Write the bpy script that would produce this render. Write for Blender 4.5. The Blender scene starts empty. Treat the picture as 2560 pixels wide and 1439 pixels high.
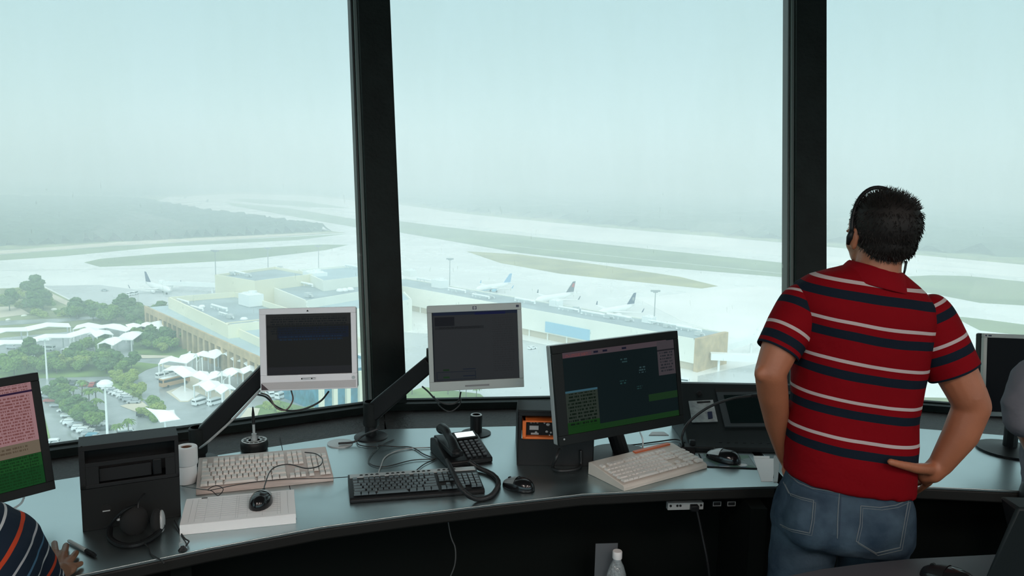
import bpy, bmesh, math, random
import numpy as np
from mathutils import Vector, Matrix, noise
random.seed(7)
sc = bpy.context.scene
COL = sc.collection
PI = math.pi
def rad(a): return math.radians(a)

# ------------------------------------------------------------------ camera
W, H, F = 2560.0, 1439.0, 1991.0
PITCH, ROLL = rad(8.0), rad(1.2)
EYE = Vector((0, 0, 1.72))
FW = Vector((0, math.cos(PITCH), -math.sin(PITCH)))
_r0 = Vector((1, 0, 0)); _u0 = Vector((0, math.sin(PITCH), math.cos(PITCH)))
RT = _r0*math.cos(ROLL) + _u0*math.sin(ROLL)
UP = _u0*math.cos(ROLL) - _r0*math.sin(ROLL)
cd = bpy.data.cameras.new('camera'); cam = bpy.data.objects.new('camera', cd); COL.objects.link(cam)
cd.sensor_fit = 'HORIZONTAL'; cd.sensor_width = 36.0; cd.lens = 36.0*F/W
cd.clip_start = 0.05; cd.clip_end = 20000
m3 = Matrix((RT, UP, -FW)).transposed()
cam.matrix_world = Matrix.Translation(EYE) @ m3.to_4x4()
sc.camera = cam

# ------------------------------------------------------------------ sky, exposure
w = bpy.data.worlds.new('world'); sc.world = w; w.use_nodes = True
wn = w.node_tree.nodes; wl = w.node_tree.links
bg = wn['Background']
tc = wn.new('ShaderNodeTexCoord'); sep = wn.new('ShaderNodeSeparateXYZ'); wl.new(tc.outputs['Generated'], sep.inputs[0])
ramp = wn.new('ShaderNodeValToRGB'); wl.new(sep.outputs['Z'], ramp.inputs['Fac'])
e = ramp.color_ramp.elements
e[0].position = 0.0; e[0].color = (0.40, 0.60, 0.66, 1)
e[1].position = 1.0; e[1].color = (1.72, 1.98, 2.02, 1)
k = ramp.color_ramp.elements.new(0.22); k.color = (0.48, 0.78, 0.86, 1)
# added fill: sky brightened behind the viewpoint to light surfaces facing it
glow = wn.new('ShaderNodeMapRange'); glow.interpolation_type = 'SMOOTHSTEP'; wl.new(sep.outputs['Y'], glow.inputs[0])
glow.inputs[1].default_value = -.15; glow.inputs[2].default_value = -.85; glow.inputs[3].default_value = 0; glow.inputs[4].default_value = 3.2
gm = wn.new('ShaderNodeMath'); gm.operation = 'ADD'; wl.new(glow.outputs[0], gm.inputs[0]); gm.inputs[1].default_value = 1.0
gv = wn.new('ShaderNodeVectorMath'); gv.operation = 'SCALE'; wl.new(ramp.outputs[0], gv.inputs[0]); wl.new(gm.outputs[0], gv.inputs['Scale'])
wl.new(gv.outputs[0], bg.inputs['Color']); bg.inputs['Strength'].default_value = .67
sc.view_settings.view_transform = 'Standard'; sc.view_settings.look = 'None'
sc.view_settings.exposure = 0.0; sc.view_settings.gamma = 1.0; sc.view_settings.use_curve_mapping = False
sc.cycles.max_bounces = 8; sc.cycles.transparent_max_bounces = 24; sc.cycles.volume_bounces = 1
sc.cycles.use_denoising = True

# ------------------------------------------------------------------ placing helpers
GZ = -78.3
def ray(px, py): return FW + RT*((px-W/2)/F) - UP*((py-H/2)/F)
def atz(px, py, z):
    d = ray(px, py); return EYE + d*((z-EYE.z)/d.z)
def G(px, py, h=0.0): return atz(px, py, GZ+h)
def D(px, py, d): return EYE + ray(px, py)*d
DESK = 0.76
def K(px, py, h=0.0): return atz(px, py, DESK+h)

# ------------------------------------------------------------------ materials
def newmat(name):
    m = bpy.data.materials.new(name); m.use_nodes = True
    return m, m.node_tree.nodes, m.node_tree.links, m.node_tree.nodes['Principled BSDF']
MATS = {}
def mat(name, col, rough=0.6, metal=0.0, var=0.0, scale=5.0, bump=0.0, bscale=40.0, spec=None, coat=0.0, emit=None, ior=None, stretch=None, trans=0.0):
    if name in MATS: return MATS[name]
    m, n, l, p = newmat(name)
    col = tuple(col)+(1,)
    p.inputs['Base Color'].default_value = col
    p.inputs['Roughness'].default_value = rough; p.inputs['Metallic'].default_value = metal
    if ior: p.inputs['IOR'].default_value = ior
    if coat: p.inputs['Coat Weight'].default_value = coat; p.inputs['Coat Roughness'].default_value = 0.25
    if spec is not None: p.inputs['Specular IOR Level'].default_value = spec
    if trans: p.inputs['Transmission Weight'].default_value = trans
    if emit:
        p.inputs['Emission Color'].default_value = tuple(emit[:3])+(1,); p.inputs['Emission Strength'].default_value = emit[3]
    if var or bump:
        t = n.new('ShaderNodeTexCoord'); src = t.outputs['Object']
        if stretch:
            mp = n.new('ShaderNodeMapping'); mp.inputs['Scale'].default_value = stretch; l.new(src, mp.inputs[0]); src = mp.outputs[0]
    if var:
        x = n.new('ShaderNodeTexNoise'); x.inputs['Scale'].default_value = scale; x.inputs['Detail'].default_value = 6; l.new(src, x.inputs[0])
        r = n.new('ShaderNodeValToRGB'); l.new(x.outputs[0], r.inputs[0])
        r.color_ramp.elements[0].position = .3; r.color_ramp.elements[1].position = .7
        r.color_ramp.elements[0].color = tuple(c*(1-var) for c in col[:3])+(1,)
        r.color_ramp.elements[1].color = tuple(min(1, c*(1+var)) for c in col[:3])+(1,)
        l.new(r.outputs[0], p.inputs['Base Color'])
    if bump:
        x = n.new('ShaderNodeTexNoise'); x.inputs['Scale'].default_value = bscale; x.inputs['Detail'].default_value = 5; l.new(src, x.inputs[0])
        b = n.new('ShaderNodeBump'); b.inputs['Strength'].default_value = bump; b.inputs['Distance'].default_value = 1.0/bscale
        l.new(x.outputs[0], b.inputs['Height']); l.new(b.outputs[0], p.inputs['Normal'])
    MATS[name] = m; return m

def math_n(n, l, op, a, b=None, clamp=False):
    x = n.new('ShaderNodeMath'); x.operation = op; x.use_clamp = clamp
    for i, v in enumerate((a, b)):
        if v is None: continue
        if isinstance(v, (int, float)): x.inputs[i].default_value = v
        else: l.new(v, x.inputs[i])
    return x.outputs[0]
def mixc(n, l, fac, a, b):
    x = n.new('ShaderNodeMix'); x.data_type = 'RGBA'
    if isinstance(fac, (int, float)): x.inputs[0].default_value = fac
    else: l.new(fac, x.inputs[0])
    for i, v in ((6, a), (7, b)):
        if isinstance(v, tuple): x.inputs[i].default_value = tuple(v[:3])+(1,)
        else: l.new(v, x.inputs[i])
    return x.outputs[2]
def band(n, l, v, a, b):
    return math_n(n, l, 'MULTIPLY', math_n(n, l, 'GREATER_THAN', v, a), math_n(n, l, 'LESS_THAN', v, b))

# ------------------------------------------------------------------ mesh builder
class MB:
    def __init__(s): s.v = []; s.f = []; s.m = []
    def add(s, vs, fs, mi=0, M=None):
        o = len(s.v)
        s.v += [tuple(M @ Vector(v)) if M is not None else tuple(v) for v in vs]
        s.f += [tuple(i+o for i in f) for f in fs]; s.m += [mi]*len(fs); return s
    def box(s, c, d, mi=0, rz=0.0, M=None, taper=1.0):
        x, y, z = d[0]/2, d[1]/2, d[2]/2
        R = Matrix.Rotation(rz, 3, 'Z')
        vs = []
        for sz in (-1, 1):
            t = taper if sz > 0 else 1.0
            for a, b in ((-1, -1), (1, -1), (1, 1), (-1, 1)):
                vs.append(Vector(c) + R @ Vector((a*x*t, b*y*t, sz*z)))
        return s.add(vs, [(0, 3, 2, 1), (4, 5, 6, 7), (0, 1, 5, 4), (1, 2, 6, 5), (2, 3, 7, 6), (3, 0, 4, 7)], mi, M)
    def prism(s, poly, z0, z1, mi=0, mtop=None, top=None):
        n = len(poly); a = sum(poly[i][0]*poly[(i+1) % n][1]-poly[(i+1) % n][0]*poly[i][1] for i in range(n))
        if a < 0: poly = poly[::-1]; top = top[::-1] if top else None
        tp = top or poly
        vs = [(p[0], p[1], z0) for p in poly] + [(p[0], p[1], z1) for p in tp]
        s.add(vs, [tuple(range(n-1, -1, -1))]+[(i, (i+1) % n, n+(i+1) % n, n+i) for i in range(n)], mi)
        o = len(s.v)-n
        s.f.append(tuple(range(o, o+n))); s.m.append(mi if mtop is None else mtop); return s
    def cyl(s, p0, p1, r0, r1=None, n=16, mi=0, caps=True):
        r1 = r0 if r1 is None else r1
        p0 = Vector(p0); p1 = Vector(p1); d = (p1-p0).normalized()
        a = d.orthogonal().normalized(); b = d.cross(a)
        vs = [p0+(a*math.cos(t)+b*math.sin(t))*r0 for t in (2*PI*i/n for i in range(n))]
        vs += [p1+(a*math.cos(t)+b*math.sin(t))*r1 for t in (2*PI*i/n for i in range(n))]
        fs = [(i, (i+1) % n, n+(i+1) % n, n+i) for i in range(n)]
        if caps: fs += [tuple(range(n-1, -1, -1)), tuple(range(n, 2*n))]
        return s.add(vs, fs, mi)
    def tube(s, pts, r, n=8, mi=0, closed=False):
        pts = [Vector(p) for p in pts]; N = len(pts)
        rr = r if isinstance(r, (list, tuple)) else [r]*N
        t0 = (pts[1]-pts[0]).normalized(); a = t0.orthogonal().normalized(); vs = []
        for i in range(N):
            t = (pts[min(i+1, N-1)]-pts[max(i-1, 0)])
            t = t.normalized() if t.length > 1e-9 else t0
            a = (a - t*a.dot(t)); a = a.normalized() if a.length > 1e-6 else t.orthogonal().normalized()
            b = t.cross(a)
            vs += [pts[i]+(a*math.cos(q)+b*math.sin(q))*rr[i] for q in (2*PI*j/n for j in range(n))]
        fs = [(i*n+j, i*n+(j+1) % n, (i+1)*n+(j+1) % n, (i+1)*n+j) for i in range(N-1) for j in range(n)]
        fs += [tuple(range(n-1, -1, -1)), tuple(range((N-1)*n, N*n))]
        return s.add(vs, fs, mi)
    def lathe(s, prof, c=(0, 0, 0), n=24, mi=0, M=None):
        c = Vector(c); vs = []
        for r, z in prof: vs += [c+Vector((r*math.cos(2*PI*j/n), r*math.sin(2*PI*j/n), z)) for j in range(n)]
        N = len(prof)
        fs = [(i*n+j, i*n+(j+1) % n, (i+1)*n+(j+1) % n, (i+1)*n+j) for i in range(N-1) for j in range(n)]
        if prof[0][0] > 1e-6: fs.append(tuple(range(n-1, -1, -1)))
        if prof[-1][0] > 1e-6: fs.append(tuple(range((N-1)*n, N*n)))
        return s.add(vs, fs, mi, M)
    def ell(s, c, r, n=16, m=10, mi=0, M=None):
        vs = []; c = Vector(c)
        R = M.to_3x3() if M is not None else Matrix.Identity(3)
        for i in range(m+1):
            p = PI*i/m
            for j in range(n):
                q = 2*PI*j/n
                vs.append(c+R @ Vector((r[0]*math.sin(p)*math.cos(q), r[1]*math.sin(p)*math.sin(q), r[2]*math.cos(p))))
        fs = [(i*n+j, (i+1)*n+j, (i+1)*n+(j+1) % n, i*n+(j+1) % n) for i in range(m) for j in range(n)]
        return s.add(vs, fs, mi)
    def cap(s, p0, p1, r0, r1, n=14, mi=0):          # tapered capsule
        s.cyl(p0, p1, r0, r1, n, mi); s.ell(p0, (r0,)*3, n, 8, mi); s.ell(p1, (r1,)*3, n, 8, mi); return s
    def chain(s, pts, rs, n=14, mi=0):
        for i in range(len(pts)-1): s.cap(pts[i], pts[i+1], rs[i], rs[i+1], n, mi)
        return s
    def build(s, name, mats, parent=None, smooth=False, bevel=0.0, seg=2, angle=35, merge=False):
        me = bpy.data.meshes.new(name); me.from_pydata([tuple(v) for v in s.v], [], s.f)
        if not isinstance(mats, (list, tuple)): mats = [mats]
        for m_ in mats: me.materials.append(m_)
        if len(mats) > 1: me.polygons.foreach_set('material_index', s.m)
        if merge or smooth:
            b = bmesh.new(); b.from_mesh(me); bmesh.ops.remove_doubles(b, verts=b.verts, dist=1e-6); b.to_mesh(me); b.free()
        if smooth:
            me.polygons.foreach_set('use_smooth', [True]*len(me.polygons))
            if smooth != 'all': me.set_sharp_from_angle(angle=rad(angle))
        me.update()
        o = bpy.data.objects.new(name, me); COL.objects.link(o)
        if parent is not None: o.parent = parent
        if bevel:
            b = o.modifiers.new('b', 'BEVEL'); b.width = bevel; b.segments = seg; b.limit_method = 'ANGLE'; b.angle_limit = rad(30)
            me.polygons.foreach_set('use_smooth', [True]*len(me.polygons)); me.set_sharp_from_angle(angle=rad(angle))
        return o
def remesh(o, voxel, it=4, fac=0.5):
    r = o.modifiers.new('r', 'REMESH'); r.mode = 'VOXEL'; r.voxel_size = voxel; r.use_smooth_shade = True
    if it:
        q = o.modifiers.new('s', 'SMOOTH'); q.factor = fac; q.iterations = it
    return o
def tag(o, label=None, cat=None, group=None, kind=None):
    if label: o['label'] = label
    if cat: o['category'] = cat
    if group: o['group'] = group
    if kind: o['kind'] = kind
    return o
def thing(name, label, cat, loc=(0, 0, 0), rz=0.0, group=None, M=None):
    o = bpy.data.objects.new(name, None); COL.objects.link(o); o.empty_display_size = .1
    if M is not None: o.matrix_world = M
    else: o.location = loc; o.rotation_euler = (0, 0, rz)
    return tag(o, label, cat, group)
def struct(o): o['kind'] = 'structure'; return o
def kids(o): return [c for c in COL.objects if c.parent == o]
def dup(root, loc, rz=0.0, label=None, group=None, scale=None):
    def cp(o, par):
        c = o.copy(); COL.objects.link(c)
        if par is not None: c.parent = par
        for ch in CH[o.name]: cp(ch, c)
        return c
    CH = {}
    def idx(o):
        CH[o.name] = kids(o)
        for c in CH[o.name]: idx(c)
    idx(root)
    r = cp(root, None); r.location = loc; r.rotation_euler = (0, 0, rz)
    if scale: r.scale = scale
    if label: r['label'] = label
    if group: r['group'] = group
    return r
def bez(pts, n=10):
    """smooth curve through points (Catmull-Rom)"""
    P_ = [Vector(p) for p in pts]; P_ = [P_[0]*2-P_[1]]+P_+[P_[-1]*2-P_[-2]]; out = []
    for i in range(1, len(P_)-2):
        a, b, c, d = P_[i-1:i+3]
        for k_ in range(n):
            t = k_/n; out.append(0.5*((2*b)+(c-a)*t+(2*a-5*b+4*c-d)*t*t+(3*b-a-3*c+d)*t**3))
    out.append(P_[-2]); return out
def quad_place(tl, tr, br, bl, h=0.0):
    """centre, z rotation, width, depth of something flat lying at desk height, from its four corners"""
    a, b, c, d = (K(*p, h) for p in (tl, tr, br, bl))
    ctr = (a+b+c+d)/4; x = ((b-a)+(c-d)); ang = math.atan2(x.y, x.x); wd = x.length/2
    yv = ((a-d)+(b-c))/2; nx = Vector((-math.sin(ang), math.cos(ang), 0)); dp = yv.dot(nx)
    return ctr, ang, wd, dp
def textmesh(s, size, name, m, parent, M, extrude=0.0004):
    c = bpy.data.curves.new(name, 'FONT'); c.body = s; c.size = size; c.extrude = extrude; c.align_x = 'CENTER'; c.align_y = 'CENTER'; c.resolution_u = 3
    t = bpy.data.objects.new(name, c); COL.objects.link(t); dg = bpy.context.evaluated_depsgraph_get()
    me = bpy.data.meshes.new_from_object(t.evaluated_get(dg)); bpy.data.objects.remove(t)
    me.materials.clear(); me.materials.append(m)
    o = bpy.data.objects.new(name, me); COL.objects.link(o); o.parent = parent; o.matrix_local = M; return o
def fbm(x, y, s, seed=0): return noise.fractal(Vector((x/s, y/s, seed)), 1.0, 2.0, 4)

# ------------------------------------------------------------------ haze outdoors (drizzle and mist in the air beyond the tower)
m, n, l, p = newmat('haze'); n.remove(p)
vs_ = n.new('ShaderNodeVolumeScatter'); vs_.inputs['Color'].default_value = (0.85, 0.965, 1, 1); vs_.inputs['Density'].default_value = 0.0012
vs_.inputs['Anisotropy'].default_value = 0.0
l.new(vs_.outputs[0], n['Material Output'].inputs['Volume'])
b_ = MB(); b_.box((0, 3530, GZ+124), (13000, 7000, 252))
hz = b_.build('haze', m); tag(hz, kind='stuff'); hz['label'] = 'pale mist and drizzle hanging over the airfield'; hz['category'] = 'haze'
hz.display_type = 'WIRE'
# ================================================================== CAB STRUCTURE
A = [Vector((-1.985, 2.02)), Vector((-0.475, 2.935)), Vector((1.208, 3.175))]     # sill line: corners of the window wall
CC = Vector((1.02, -1.80))
KS = (1.72-.785)/(1.72-.86)
A = [a*KS for a in A]; CC = CC*KS
def rot2(v, a): return Vector((v.x*math.cos(a)-v.y*math.sin(a), v.x*math.sin(a)+v.y*math.cos(a)))
ring = list(A)
rv = A[2]-CC
for i in range(1, 14): ring.append(CC+rot2(rv, -rad(20*i)))
rest = []
a0 = math.atan2((A[0]-CC).y, (A[0]-CC).x); a1 = math.atan2((ring[-1]-CC).y, (ring[-1]-CC).x)
d_ = (a1-a0) % (2*PI)
kN = max(1, round(d_/rad(20)))
R0 = (A[0]-CC).length; R1 = (ring[-1]-CC).length
for i in range(kN-1, 0, -1): rest.append(CC+rot2(Vector((1, 0)), a0+d_*i/kN)*(R0+(R1-R0)*i/kN))
ring += rest
NR = len(ring)
SILL, TOPZ, LEAN = 0.785, 3.05, math.tan(rad(12))
def outn(i):
    a, b = ring[i], ring[(i+1) % NR]; d = (b-a).normalized(); nn = Vector((-d.y, d.x))
    return nn if nn.dot(a-CC) > 0 else -nn
def corner(i, z, off=0.0):
    n1, n2 = outn(i-1), outn(i % NR); t = LEAN*(z-SILL)+off; p = ring[i % NR]
    q1, q2 = n1.dot(p)+t, n2.dot(p)+t; det = n1.x*n2.y-n1.y*n2.x
    if abs(det) < 1e-4: return p+n1*t
    return Vector(((q1*n2.y-q2*n1.y)/det, (n1.x*q2-n2.x*q1)/det))
def v3(p, z): return Vector((p.x, p.y, z))
M_frame = mat('frame_dark', (.008, .012, .011), .55, var=.3, scale=8, bump=.15, bscale=60, spec=.15)
M_black = mat('black_rubber', (.012, .013, .014), .5)
M_strip = mat('grey_green_strip', (.12, .15, .14), .5)
M_wood = mat('brown_sill', (.014, .011, .010), .5, spec=.25, var=.5, scale=30, stretch=(1, 1, 6), bump=.3, bscale=80)
M_wall = mat('dark_wall', (.045, .05, .052), .8)
M_ceil = mat('dark_ceiling', (.05, .055, .055), .9)
M_floor = mat('dark_carpet', (.03, .032, .034), .95, bump=.4, bscale=300)
# glass: clear pane with rain streaks and a little dried drizzle
def glass_mat():
    m, n, l, p = newmat('window_glass'); n.remove(p)
    tr = n.new('ShaderNodeBsdfTransparent'); tr.inputs[0].default_value = (.97, .995, .99, 1)
    gl = n.new('ShaderNodeBsdfGlossy'); gl.inputs['Roughness'].default_value = 0.02; gl.inputs['Color'].default_value = (.9, 1, 1, 1)
    fr = n.new('ShaderNodeFresnel'); fr.inputs['IOR'].default_value = 1.07
    m1 = n.new('ShaderNodeMixShader'); l.new(fr.outputs[0], m1.inputs[0]); l.new(tr.outputs[0], m1.inputs[1]); l.new(gl.outputs[0], m1.inputs[2])
    tl_ = n.new('ShaderNodeBsdfTranslucent'); tl_.inputs[0].default_value = (.95, 1, 1, 1)
    t = n.new('ShaderNodeTexCoord'); mp = n.new('ShaderNodeMapping'); mp.inputs['Scale'].default_value = (22, 22, .9); l.new(t.outputs['Object'], mp.inputs[0])
    x = n.new('ShaderNodeTexNoise'); x.inputs['Scale'].default_value = 3.2; x.inputs['Detail'].default_value = 3; x.inputs['Distortion'].default_value = .15; l.new(mp.outputs[0], x.inputs[0])
    s1 = n.new('ShaderNodeMapRange'); l.new(x.outputs[0], s1.inputs[0]); s1.inputs[1].default_value = .70; s1.inputs[2].default_value = .74; s1.inputs[3].default_value = 0; s1.inputs[4].default_value = .22
    mp2 = n.new('ShaderNodeMapping'); mp2.inputs['Scale'].default_value = (3.5, 3.5, .12); l.new(t.outputs['Object'], mp2.inputs[0])
    y = n.new('ShaderNodeTexNoise'); y.inputs['Scale'].default_value = 1.0; y.inputs['Detail'].default_value = 4; l.new(mp2.outputs[0], y.inputs[0])
    s2 = n.new('ShaderNodeMapRange'); l.new(y.outputs[0], s2.inputs[0]); s2.inputs[1].default_value = .4; s2.inputs[2].default_value = .75; s2.inputs[3].default_value = .0; s2.inputs[4].default_value = .09
    # streaks only on the lower half of the pane
    sp = n.new('ShaderNodeSeparateXYZ'); l.new(t.outputs['Object'], sp.inputs[0])
    lo = n.new('ShaderNodeMapRange'); l.new(sp.outputs[2], lo.inputs[0]); lo.inputs[1].default_value = 1.75; lo.inputs[2].default_value = 1.35; lo.inputs[3].default_value = .0; lo.inputs[4].default_value = 1
    st = math_n(n, l, 'MULTIPLY', s1.outputs[0], lo.outputs[0])
    fac = math_n(n, l, 'ADD', st, s2.outputs[0], True)
    m2 = n.new('ShaderNodeMixShader'); l.new(fac, m2.inputs[0]); l.new(m1.outputs[0], m2.inputs[1]); l.new(tl_.outputs[0], m2.inputs[2])
    l.new(m2.outputs[0], n['Material Output'].inputs[0]); return m
M_glass = glass_mat()
def tint_glass():
    m, n, l, p = newmat('tinted_glass'); n.remove(p)
    tr = n.new('ShaderNodeBsdfTransparent'); tr.inputs[0].default_value = (.93, .94, .94, 1)
    l.new(tr.outputs[0], n['Material Output'].inputs[0]); return m
M_tint = tint_glass()
fl = MB(); fl.prism([tuple(p) for p in ring], -0.12, 0.0); struct(fl.build('floor', M_floor))
ce = MB(); ce.prism([tuple(corner(i, TOPZ, .05)) for i in range(NR)], TOPZ, TOPZ+.15); struct(ce.build('ceiling', M_ceil))
front = (NR-1, 0, 1, 2, 3, 4)
for i in range(NR):
    j = (i+1) % NR; nn = outn(i); a, b = ring[i], ring[j]
    # low wall under the window and the sill frame on it
    wl_ = MB(); wl_.prism([tuple(a), tuple(b), tuple(b+nn*.2), tuple(a+nn*.2)], 0, .735)
    struct(wl_.build('wall_%d' % (i+1), M_wall))
    s_ = MB()
    ai, bi = a*(1/KS), b*(1/KS)
    if i not in (NR-1, 0, 1, 2, 3): ai, bi = a-nn*.2, b-nn*.2
    s_.prism([tuple(ai-nn*.02), tuple(bi-nn*.02), tuple(b+nn*.03), tuple(a+nn*.03)], .735, .757, 1)
    s_.prism([tuple(a-nn*.035), tuple(b-nn*.035), tuple(b+nn*.03), tuple(a+nn*.03)], .757, SILL)
    s_.prism([tuple(a+nn*.005), tuple(b+nn*.005), tuple(b+nn*.03), tuple(a+nn*.03)], SILL, SILL+.006)
    so = s_.build('trim_%d' % (i+1), [M_frame, M_wood]); struct(so)
    so['label'] = 'dark window sill rail'
    # pane
    z0, z1 = SILL+.004, TOPZ
    off = .016
    q = [v3(corner(i, z0, off), z0), v3(corner(j, z0, off), z0), v3(corner(j, z1, off), z1), v3(corner(i, z1, off), z1)]
    g_ = MB(); nv = Vector((nn.x, nn.y, 0))*.008
    if i in front:
        g_.add(q, [(0, 1, 2, 3)])
        struct(g_.build('window_%d' % (i+1), M_glass))
    else:
        g_.add(q, [(0, 1, 2, 3)]); struct(g_.build('window_%d' % (i+1), M_tint))
    # header
    h_ = MB(); c0, c1 = corner(i, TOPZ-.2, -.02), corner(j, TOPZ-.2, -.02)
    h_.prism([tuple(c0), tuple(c1), tuple(c1+nn*.16), tuple(c0+nn*.16)], TOPZ-.16, TOPZ+.02); struct(h_.build('trim_%d' % (i+1+NR), M_frame))
# mullions
for i in range(NR):
    p0, p1 = v3(corner(i, SILL), SILL-.02), v3(corner(i, TOPZ), TOPZ)
    n_ = (outn(i-1)+outn(i % NR)).normalized(); nx = Vector((n_.x, n_.y, 0)); tx = Vector((n_.y, -n_.x, 0))   # tx: towards the next window clockwise
    if tx.x*1 < 0 and i in (1, 2): tx = -tx
    def bar(mb, x0, x1, y0, y1, mi):
        vs = []
        for p in (p0, p1):
            for a_, b_ in ((x0, y0), (x1, y0), (x1, y1), (x0, y1)): vs.append(p+tx*a_+nx*b_)
        mb.add(vs, [(0, 3, 2, 1), (4, 5, 6, 7), (0, 1, 5, 4), (1, 2, 6, 5), (2, 3, 7, 6), (3, 0, 4, 7)], mi)
    mb = MB()
    bar(mb, -.049, .087, -.035, .12, 0)
    bar(mb, -.065, -.049, -.005, .10, 1)
    bar(mb, -.076, -.065, .005, .09, 2)
    o = mb.build('trim_%d' % (i+1+2*NR), [M_frame, M_strip, M_black], bevel=.003); struct(o)

# ================================================================== EXTERIOR
def wet(name, col, rough=.3, var=.12, scale=.01, spec=.5):
    m, n, l, p = newmat(name)
    t = n.new('ShaderNodeTexCoord')
    x = n.new('ShaderNodeTexNoise'); x.inputs['Scale'].default_value = scale; x.inputs['Detail'].default_value = 8; x.inputs['Roughness'].default_value = .65; l.new(t.outputs['Object'], x.inputs[0])
    r = n.new('ShaderNodeValToRGB'); l.new(x.outputs[0], r.inputs[0]); r.color_ramp.elements[0].position = .35; r.color_ramp.elements[1].position = .65
    r.color_ramp.elements[0].color = tuple(c*(1-var) for c in col)+(1,); r.color_ramp.elements[1].color = tuple(min(1, c*(1+var)) for c in col)+(1,)
    l.new(r.outputs[0], p.inputs['Base Color'])
    rr = n.new('ShaderNodeMapRange'); l.new(x.outputs[0], rr.inputs[0]); rr.inputs[1].default_value = .3; rr.inputs[2].default_value = .7
    rr.inputs[3].default_value = rough*.5; rr.inputs[4].default_value = rough*1.4; l.new(rr.outputs[0], p.inputs['Roughness'])
    p.inputs['Specular IOR Level'].default_value = spec
    return m
M_conc = wet('wet_concrete', (.84, .85, .82), .28, .09)
M_conc2 = wet('pale_concrete', (.88, .87, .84), .45, .04)
M_apr = wet('grey_apron', (.52, .55, .55), .30, .10, .02)
M_asph = wet('wet_asphalt', (.33, .36, .365), .20, .25, .05)
M_grass = mat('airfield_grass', (.20, .25, .12), .9, var=.25, scale=.02)
M_grassY = mat('dry_grass', (.34, .32, .14), .9, var=.3, scale=.03)
M_green = mat('park_grass', (.16, .25, .06), .9, var=.4, scale=.08)
M_sand = mat('pale_sand', (.62, .56, .44), .9, var=.15, scale=.05)
M_scrub = mat('scrub_soil', (.24, .27, .13), .95, var=.5, scale=.04)
M_forest = mat('forest_green', (.045, .075, .045), .95, var=.35, scale=.012, bump=0)
M_cream = mat('cream_render', (.80, .76, .60), .8, var=.05, scale=.05)
M_cream2 = mat('white_render', (.82, .82, .74), .8, var=.04, scale=.05)
M_tan = mat('tan_stone', (.50, .37, .22), .85, var=.2, scale=.3)
M_roof = mat('grey_roof', (.34, .40, .42), .5, var=.2, scale=.06)
M_roofB = mat('blue_grey_roof', (.42, .52, .56), .4, var=.12, scale=.05)
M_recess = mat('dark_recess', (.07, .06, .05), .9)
M_bluegl = mat('blue_glass', (.05, .22, .32), .15, var=.4, scale=.4)
M_lblue = mat('light_blue_panel', (.30, .52, .66), .6)
M_white = mat('white_paint', (.85, .87, .86), .4)
M_tent = mat('white_canvas', (.95, .96, .95), .7)
M_metal = mat('grey_metal', (.35, .37, .38), .45, .3)
M_carg = mat('car_window', (.02, .03, .035), .1)
M_tyre = mat('tyre', (.02, .02, .02), .8)

def flat(name, pts, m, z, h=0.0):
    mb = MB(); poly = [G(px, py) for px, py in pts]
    mb.prism([(q.x, q.y) for q in poly], GZ+z-.04, GZ+z)
    return struct(mb.build(name, m))
g = MB(); g.box((0, 4000, GZ-1.0), (14000, 8600, 2.0)); struct(g.build('ground', M_scrub))
# paved airfield: one large light apron with runway and taxiways
flat('apron_ground', [(-60, 628), (300, 612), (560, 598), (760, 588), (860, 582), (700, 556), (540, 528), (395, 502), (420, 492), (600, 483), (760, 488), (1000, 511), (1170, 535), (1500, 567), (1960, 606), (2250, 640), (2640, 668),
     (2640, 1000), (1960, 985), (1700, 985), (900, 1000), (560, 860), (360, 778), (230, 778), (110, 718), (-60, 722)], M_conc, .05)
flat('runway_ground', [(395, 503), (420, 494), (600, 484), (760, 489), (1000, 512), (1170, 536), (1500, 568), (1960, 607), (2640, 669), (2640, 700), (2300, 672), (1960, 640), (1500, 600), (1170, 566), (1000, 548), (760, 510), (600, 496), (470, 505)], M_conc2, .10)
flat('sand_ground', [(-60, 632), (300, 605), (560, 592), (760, 583), (870, 580), (560, 600), (300, 613), (-60, 640)], M_sand, .30)
flat('grass_verge_ground', [(-60, 641), (300, 614), (560, 601), (870, 584), (740, 600), (400, 617), (160, 640), (-60, 655)], M_grass, .12)
gr = []
def grass(pts, m=M_grass, z=.14, nm='grass_island_ground'): return flat(nm, pts, m, z)
grass([(210, 656), (250, 647), (400, 634), (600, 622), (800, 611), (870, 612), (815, 625), (600, 650), (420, 660), (250, 667)])
grass([(560, 504), (600, 510), (720, 520), (890, 548), (1000, 553), (1170, 574), (1400, 599), (1600, 620), (1960, 657), (1975, 694), (1700, 672), (1500, 655), (1300, 632), (1000, 581), (890, 568), (800, 553), (660, 528), (580, 514)])
grass([(570, 499), (620, 497), (760, 503), (880, 521), (760, 517), (640, 508)])
grass([(1165, 628), (1300, 636), (1500, 662), (1700, 692), (1795, 715), (1755, 721), (1560, 701), (1400, 684), (1250, 657)], M_grassY)
grass([(2255, 692), (2330, 688), (2420, 690), (2640, 712), (2640, 768), (2450, 757), (2300, 728)])
grass([(2380, 790), (2450, 797), (2640, 822), (2640, 848), (2450, 826)])
grass([(2068, 586), (2300, 605), (2640, 640), (2640, 655), (2300, 630), (2068, 605)], M_grass, .16)
# paint lines and seams on the runway
for (a, b, wd) in (((1000, 541), (2640, 690), 1.6), ((1000, 533), (2640, 676), 1.0), ((1250, 612), (1960, 684), .8), ((0, 676), (560, 668), .8)):
    p, q = G(*a), G(*b); d = (q-p).normalized(); nn = Vector((-d.y, d.x, 0))*wd
    mb = MB(); mb.prism([(v.x, v.y) for v in (p-nn, q-nn, q+nn, p+nn)], GZ+.16, GZ+.2); struct(mb.build('runway_marking_ground', M_white))
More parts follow.
